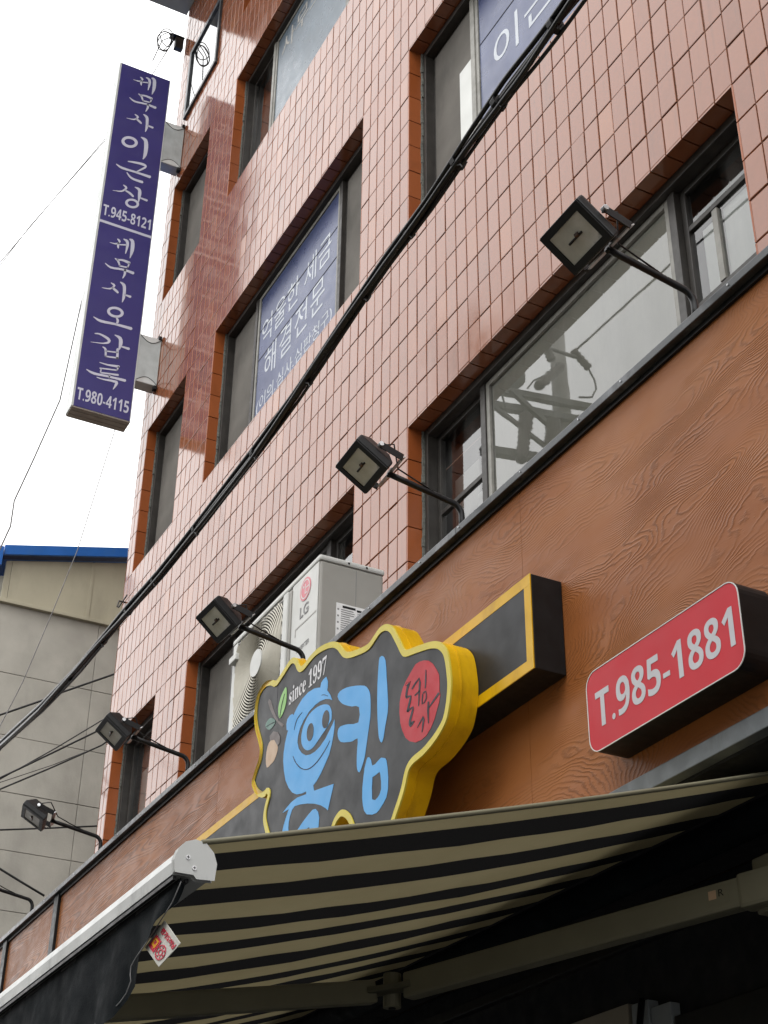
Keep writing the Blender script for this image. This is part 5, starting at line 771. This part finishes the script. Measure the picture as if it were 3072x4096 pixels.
wl = ['upper of two close wires running down the sky left of the blade sign', 'lower of two close wires running down the sky left of the blade sign', 'kinked grey wire in the sky reaching the left edge above the blue roof', 'thin wire hanging below the blade sign and crossing the concrete wall', 'hair thin wire between the blade sign and the building corner']
for q, s, r_ in zip([([(-11.29, w[0][1], w[0][2])] if i in (2, 3) else []) + w + [ext(w[-2], w[-1], 6.0 if i < 4 else 1.0)] for i, w in enumerate(SKYWIRES)], wl, (.0045, .004, .0075, .0042, .0022)):
    o = MB().tube(q, r_, 6).build('sky_wire', 'wire', None, True); tag(o, s, 'wire', 'wires against the sky')
jb = thing('cable_junction', 'dark cable box with coiled wire loops at the top of the building corner', 'junction box', (-11.5, 3.28, 14.75))
MB().box(-11.52, -11.45, 3.19, 3.285, 14.64, 14.80).build('case', 'frame', jb, bev=.01); box('hood', 'black', jb, -11.53, -11.44, 3.13, 3.29, 14.802, 14.815, .004)
rj = random.Random(2)
for k in range(4):
    c = Vector((-11.5 + .02 * k, 3.06 + rj.uniform(-.02, .02), 14.68 + rj.uniform(-.03, .03))); a_ = R(rj.uniform(-20, 20)); pts = []
    rx, rz = .075 + rj.uniform(-.015, .02), .15 + rj.uniform(-.03, .02)
    for i in range(25): t = 2 * math.pi * i / 24; pts.append(c + Vector((.012 * math.sin(2 * t), rx * math.cos(t) * math.cos(a_) - rz * math.sin(t) * math.sin(a_), rz * math.sin(t) * math.cos(a_) + rx * math.cos(t) * math.sin(a_))))
    MB().tube(pts, .0055, 5).build('wire_loop', 'wire_dark', jb, True)
MB().tube([(-11.5, 3.2, 14.8), (-11.5, 3.12, 14.78), (-11.5, 3.05, 14.7), (-11.6, 3.0, 14.45)], .006, 5).build('drop_wire', 'wire_dark', jb, True)
an = thing('wire_anchor', 'small metal wire anchor on the tiles at the building corner', 'anchor', (-11.33, 3.3, 7.7))
MB().bar((-11.44, 3.27, 7.68), (-11.22, 3.27, 7.70), .01, .01).build('cross_pin', 'frame', an); MB().tube([(-11.34, 3.297, 7.69), (-11.34, 3.24, 7.69), (-11.34, 3.23, 7.63)], .008, 6).build('hook', 'frame', an)

# ================================================================== AWNING
aw = thing('striped_awning', 'retractable awning with black and beige stripes seen from below', 'awning', (-4.5, 2.0, 2.6))
AX0, AX1, AY0, AY1 = -7.2, -3.0, 1.10, 2.93
def az(y, x=-4): return 2.69 + .29024 * (y - 1.136) - .012 * math.sin(math.pi * (y - AY0) / (AY1 - AY0))
nx_, ny_ = 60, 14; fb = flat(MB()); vs = []; fs = []
for i in range(nx_ + 1):
    for j in range(ny_ + 1):
        x = AX0 + (AX1 - AX0) * i / nx_; y = AY0 + (AY1 - AY0) * j / ny_
        d = min(1, (AX1 - x) / .3); vs.append((x, y, az(y) + d * (.006 * math.sin(x * 7) * math.sin(math.pi * j / ny_) - .022 * math.sin(math.pi * j / ny_) + .0022 * math.sin(y * 31 + x * 3.1) * math.sin(x * 5.3))))
for i in range(nx_):
    for j in range(ny_): a = i * (ny_ + 1) + j; fs.append((a, a + ny_ + 1, a + ny_ + 2, a + 1))
fb.add(vs, fs); fb.build('fabric', 'awning', aw, True)
MB().tube([(AX1, AY0 + (AY1 - AY0) * k / 14, az(AY0 + (AY1 - AY0) * k / 14) + .004) for k in range(15)], .0065, 6).build('hem', 'awn_arm', aw, True)
# front bar (D profile) and end cap
prof = [(1.046, 2.612), (1.043, 2.640), (1.050, 2.660), (1.064, 2.676), (1.085, 2.684), (1.108, 2.680), (1.126, 2.662), (1.134, 2.640), (1.131, 2.606), (1.094, 2.604), (1.086, 2.612)]
def prism(nm, mat, pr, x0, x1, bev=0): 
    n = len(pr); return MB().add([(x, y, z) for x in (x0, x1) for y, z in pr], [tuple(range(n)), tuple(range(2 * n - 1, n - 1, -1))] + [(k, (k + 1) % n, n + (k + 1) % n, n + k) for k in range(n)]).build(nm, mat, aw, bev=bev)
c0 = (1.09, 2.642)
def scl(pr, s): return [(c0[0] + (y - c0[0]) * s, c0[1] + (z - c0[1]) * s) for y, z in pr]
prism('front_bar', 'awn_white', scl(prof, .93), AX0, AX1 - .016)
ec = prism('end_cap', 'awn_white', prof, AX1 - .015, AX1 + .004, .003)
for y, z in ((1.070, 2.645), (1.086, 2.624)):
    s_ = MB().tube([(AX1 + .0035, y, z), (AX1 + .006, y, z)], .0052, 10).build('screw', 'steel', aw)
    s_.parent = ec; MB().box(AX1 + .006, AX1 + .0066, y - .0036, y + .0036, z - .0007, z + .0007).build('screw_slot', 'black', ec); MB().box(AX1 + .0061, AX1 + .0067, y - .0007, y + .0007, z - .0036, z + .0036).build('screw_slot', 'black', ec)
for k, (dy, zz) in enumerate(((1.052, 2.606), (1.066, 2.600), (1.080, 2.604))): box('bar_groove', 'black', aw, AX0, AX1 - .02, dy - .004, dy + .004, zz - .006, zz + .002)
# soot stained edge along the top of the bar
# valance
va = flat(MB()); vs = []; fs = []
edge = [(AX1 - .005, 1.062, 2.603)] + [(x, 1.062, z) for x, y, z in VALANCE_EDGE]
top = 2.604; cols = 60; rowsn = 8
def edge_z(x):
    e2 = [(p[0], p[2]) for p in edge]
    for (xa, za), (xb, zb) in zip(e2[:-1], e2[1:]):
        lo, hi = min(xa, xb), max(xa, xb)
        if lo <= x <= hi and hi - lo > 1e-6: return za + (zb - za) * (x - xa) / (xb - xa)
    return e2[-1][1] if x < e2[-1][0] else top
for i in range(cols + 1):
    x = AX1 - .006 + (AX0 - AX1) * (i / cols) ** 1.6; zb = min(edge_z(x), top - .004)
    if x < -3.36: zb = 2.385 - .015 * math.sin((x + 3.36) * 9) ** 2
    for j in range(rowsn + 1):
        z = top + (zb - top) * j / rowsn; vs.append((x, 1.062 + .010 * math.sin(x * 21 + j * .2) * (j / rowsn) + .004 * math.sin(x * 47) * (j / rowsn), z))
for i in range(cols):
    for j in range(rowsn): a = i * (rowsn + 1) + j; fs.append((a, a + rowsn + 1, a + rowsn + 2, a + 1))
va.add(vs, fs); va.build('valance', 'valance', aw, True)
hm = [(p[0], 1.060, p[2]) for p in edge[1:]]; MB().tube(hm, .0013, 5).build('valance_hem', 'wire', aw, True)
# sewn label on the valance edge
tv = [Vector(p) for p in TAG]; mb = flat(MB()); mb.add(tv + [p + Vector((0, .0012, 0)) for p in tv], [tuple(range(6)), tuple(range(11, 5, -1))] + [(k, k + 6, (k + 1) % 6 + 6, (k + 1) % 6) for k in range(6)])
sl_ = mb.build('sewn_label', 'tag', aw)
u_ = (tv[1] - tv[0]).normalized(); v_ = (tv[4] - tv[0]).normalized(); o_ = tv[0]
def TG(a, b): p = o_ + u_ * a + v_ * b; return (p.x, 1.0685, p.z)
def TG2(a, b): p = o_ + u_ * a + v_ * b; return (p.x, 1.0678, p.z)
wu, wv = (tv[1] - tv[0]).length, (tv[4] - tv[0]).length
text_plate('label_lettering', '\ubc88\uac00\ub3c4\uc5b4\ub2dd', 'tag_red', sl_, (wu * .16, wu * .93, wv * .30, wv * .12), TG, OUT, .0006, .03)
MB().plate([[(wu * .10, wv * .44), (wu * .42, wv * .44), (wu * .42, wv * .86), (wu * .10, wv * .86)]], TG, .0006, OUT).build('label_square', 'tag_red', sl_)
MB().plate([[(wu * .16, wv * .50), (wu * .36, wv * .50), (wu * .36, wv * .72), (wu * .31, wv * .80), (wu * .29, wv * .74), (wu * .16, wv * .74)], [(wu * .21, wv * .56), (wu * .31, wv * .56), (wu * .31, wv * .67), (wu * .21, wv * .67)]], TG2, .0006, OUT).build('label_mark', 'tag_gold', sl_)
cc = lambda r: [(wu * .63 + wu * r * math.cos(2 * math.pi * k / 28), wv * .66 + wv * r * 1.15 * math.sin(2 * math.pi * k / 28)) for k in range(28)]
MB().plate([cc(.20), cc(.17)], TG, .0006, OUT).build('label_ring', 'tag_red', sl_); MB().plate([cc(.085), cc(.06)], TG, .0006, OUT).build('label_ring', 'tag_red', sl_)
for k in range(7):
    t = 2 * math.pi * k / 7; MB().plate([[(wu * .63 + wu * (.13 + dr) * math.cos(t + da), wv * .66 + wv * 1.15 * (.13 + dr) * math.sin(t + da)) for dr, da in ((-.02, -.15), (.02, -.15), (.02, .15), (-.02, .15))]], TG, .0006, OUT).build('label_tick', 'tag_red', sl_)
# folding arm
S_, E__, F_ = Vector((-3.19, 2.84, 2.905)), Vector((-4.53, 2.365, 2.847)), Vector((-4.50, 1.14, 2.625))
du = (E__ - S_).normalized(); df_ = (F_ - E__).normalized()
MB().bar(S_ + du * .05, E__ - du * .07, .055, .085).build('upper_arm', 'awn_arm', aw, bev=.010)
MB().bar(E__ + df_ * .07, F_, .05, .075).build('forearm', 'awn_arm', aw, bev=.010)
for k, (w_, off) in enumerate(((.075, -.034), (.075, .034))): MB().bar(E__ - du * .085, E__ + df_ * .09, w_, .020).build('elbow_plate', 'awn_arm', aw, bev=.004)
MB().tube([E__ + Vector((0, 0, -.055)), E__ + Vector((0, 0, .055))], .030, 14).build('elbow_pin', 'awn_arm', aw)
MB().tube([E__ + Vector((0, 0, -.060)), E__ + Vector((0, 0, -.054))], .012, 10).build('elbow_bolt', 'black', aw)
MB().bar(S_ - du * .06, S_ + du * .08, .065, .10).build('shoulder_joint', 'awn_arm', aw, bev=.012)
box('shoulder_bracket', 'awn_arm', aw, -3.25, -3.05, 2.84, 3.18, 2.84, 3.0, .01)
sid = du.cross(Vector((0, 0, 1))).normalized(); sid = sid if sid.y < 0 else -sid
def AR(a, b): return tuple(S_ + du * (.22 - a) + sid * .0285 + Vector((0, 0, b)))
st_ = MB().plate([[(.04, -.02), (.11, -.02), (.11, .025), (.04, .025)]], lambda a, b: AR(a, b), .0006, sid).build('maker_sticker', 'awn_arm', aw)
MB().plate([[(.045, -.004), (.070, -.004), (.070, .021), (.045, .021)]], lambda a, b: tuple(Vector(AR(a, b)) + sid * .0006), .0004, sid).build('sticker_square', 'acorn', st_)
text_plate('sticker_lettering', 'R', 'black', st_, (.078, .095, .0, .020), lambda a, b: tuple(Vector(AR(a, b)) + sid * .0006), sid, .0004)
# roller, cassette and far arm
MB().tube([(AX0, 2.95, 3.17), (AX1 + .02, 2.95, 3.17)], .055, 16).build('roller', 'valance', aw, True)
box('torsion_bar', 'black', aw, AX0, AX1 + .1, 3.02, 3.06, 2.98, 3.02, .003)
S2, E2, F2 = Vector((-7.0, 2.84, 2.905)), Vector((-5.66, 2.365, 2.847)), Vector((-5.7, 1.14, 2.64))
MB().bar(S2, E2, .055, .085).build('upper_arm', 'awn_arm', aw, bev=.010); MB().bar(E2, F2, .05, .075).build('forearm', 'awn_arm', aw, bev=.010)

# ================================================================== UTILITY POLE ACROSS THE STREET (seen mirrored in the window glass)
PX, PY = -15.3, -3.86; PA = PX + .16
up = thing('utility_pole', 'concrete utility pole with crossarms, seen mirrored in the pale film window', 'utility pole', (PX, PY, 0))
MB().tube([(PX, PY, 0), (PX, PY, 8), (PX, PY, 14.2), (PX, PY, 16.9)], [.19, .17, .145, .10], 14).build('pole', 'pole', up, True)
for (ya, za), (yb_, zb_), w_ in (((-2.55, 14.48), (-4.6, 14.77), .10), ((-2.35, 14.17), (-4.3, 14.46), .11), ((-2.3, 13.36), (-3.8, 13.6), .12)): MB().bar((PA, ya, za), (PA, yb_, zb_), w_, w_).build('crossarm', 'frame', up)
for (ya, za), (yb_, zb_), w_ in (((-2.8, 14.52), (-3.75, 13.92), .07), ((-2.5, 14.14), (-3.4, 13.70), .055), ((-3.9, 14.3), (-4.3, 14.7), .05)): MB().bar((PA + .07, ya, za), (PA + .07, yb_, zb_), w_, w_).build('brace', 'frame', up)
for (ya, za), (yb_, zb_) in (((-3.05, 14.12), (-2.92, 13.28)), ((-3.51, 14.18), (-3.41, 13.63))):
    a, b2 = Vector((PA + .12, ya, za)), Vector((PA + .12, yb_, zb_)); pts = []; rr = []
    for k in range(19): pts.append(a.lerp(b2, k / 18)); rr.append((.10 if k % 2 else .07) * (1.15 if k < 6 else 1.0))
    MB().tube(pts, rr, 12).build('insulator', 'insul', up, True)
for (ya, za), (yb_, zb_), r_ in (((-3.73, 15.25), (-3.28, 14.70), .085), ((-3.95, 15.62), (-4.22, 15.37), .07), ((-3.44, 15.56), (-3.56, 15.28), .075)):
    a, b2 = Vector((PA + .1, ya, za)), Vector((PA + .1, yb_, zb_)); pts = [a.lerp(b2, k / 10) for k in range(11)]
    MB().tube(pts, [r_ * (1.0 if k % 2 else .72) for k in range(11)], 10).build('fuse_cutout', 'insul', up, True)
MB().tube([(PA + .1, -4.0, 15.50), (PA + .1, -3.5, 15.50)], .03, 8).build('cutout_rail', 'frame', up)
MB().tube([(PX - .1, -2.95, 14.95), (PX - .1, -2.95, 15.75)], .30, 18).build('transformer', 'pole', up)
MB().tube([(PA + .1, y, z) for y, z in ((-4.198, 15.369), (-4.306, 15.205), (-4.339, 15.032), (-4.251, 14.849), (-3.994, 14.762))], .016, 6).build('jumper', 'wire_dark', up, True)
MB().tube([(PA + .1, y, z) for y, z in ((-3.102, 14.611), (-3.225, 14.803), (-3.375, 14.914))], .014, 6).build('jumper', 'wire_dark', up, True)
MB().tube([(PA + .1, y, z) for y, z in ((-2.7, 14.15), (-2.66, 14.35), (-2.72, 14.5))], .014, 6).build('jumper', 'wire_dark', up, True)
MB().tube([(PA, -4.07, 15.72), (PA + 9, -4.5, 15.9), (PA + 20, -5, 16.4)], .018, 6).build('line', 'wire_dark', up, True)

# ================================================================== ADDED BUILDING ACROSS THE STREET (unseen, behind the camera, cuts light under the awning)
ob = thing('shade_building', 'unseen plain grey building behind the viewer, added to shade the awning underside', 'building', (-4, -8, 0))
box('wall', 'concrete', ob, -26, 16, -13, -7.5, 0, 8.6)
for k in range(13):
    for z in (1.0, 4.2, 6.6): box('window', 'room', ob, -25 + 3.1 * k, -23.4 + 3.1 * k, -7.49, -7.46, z, z + 1.5)
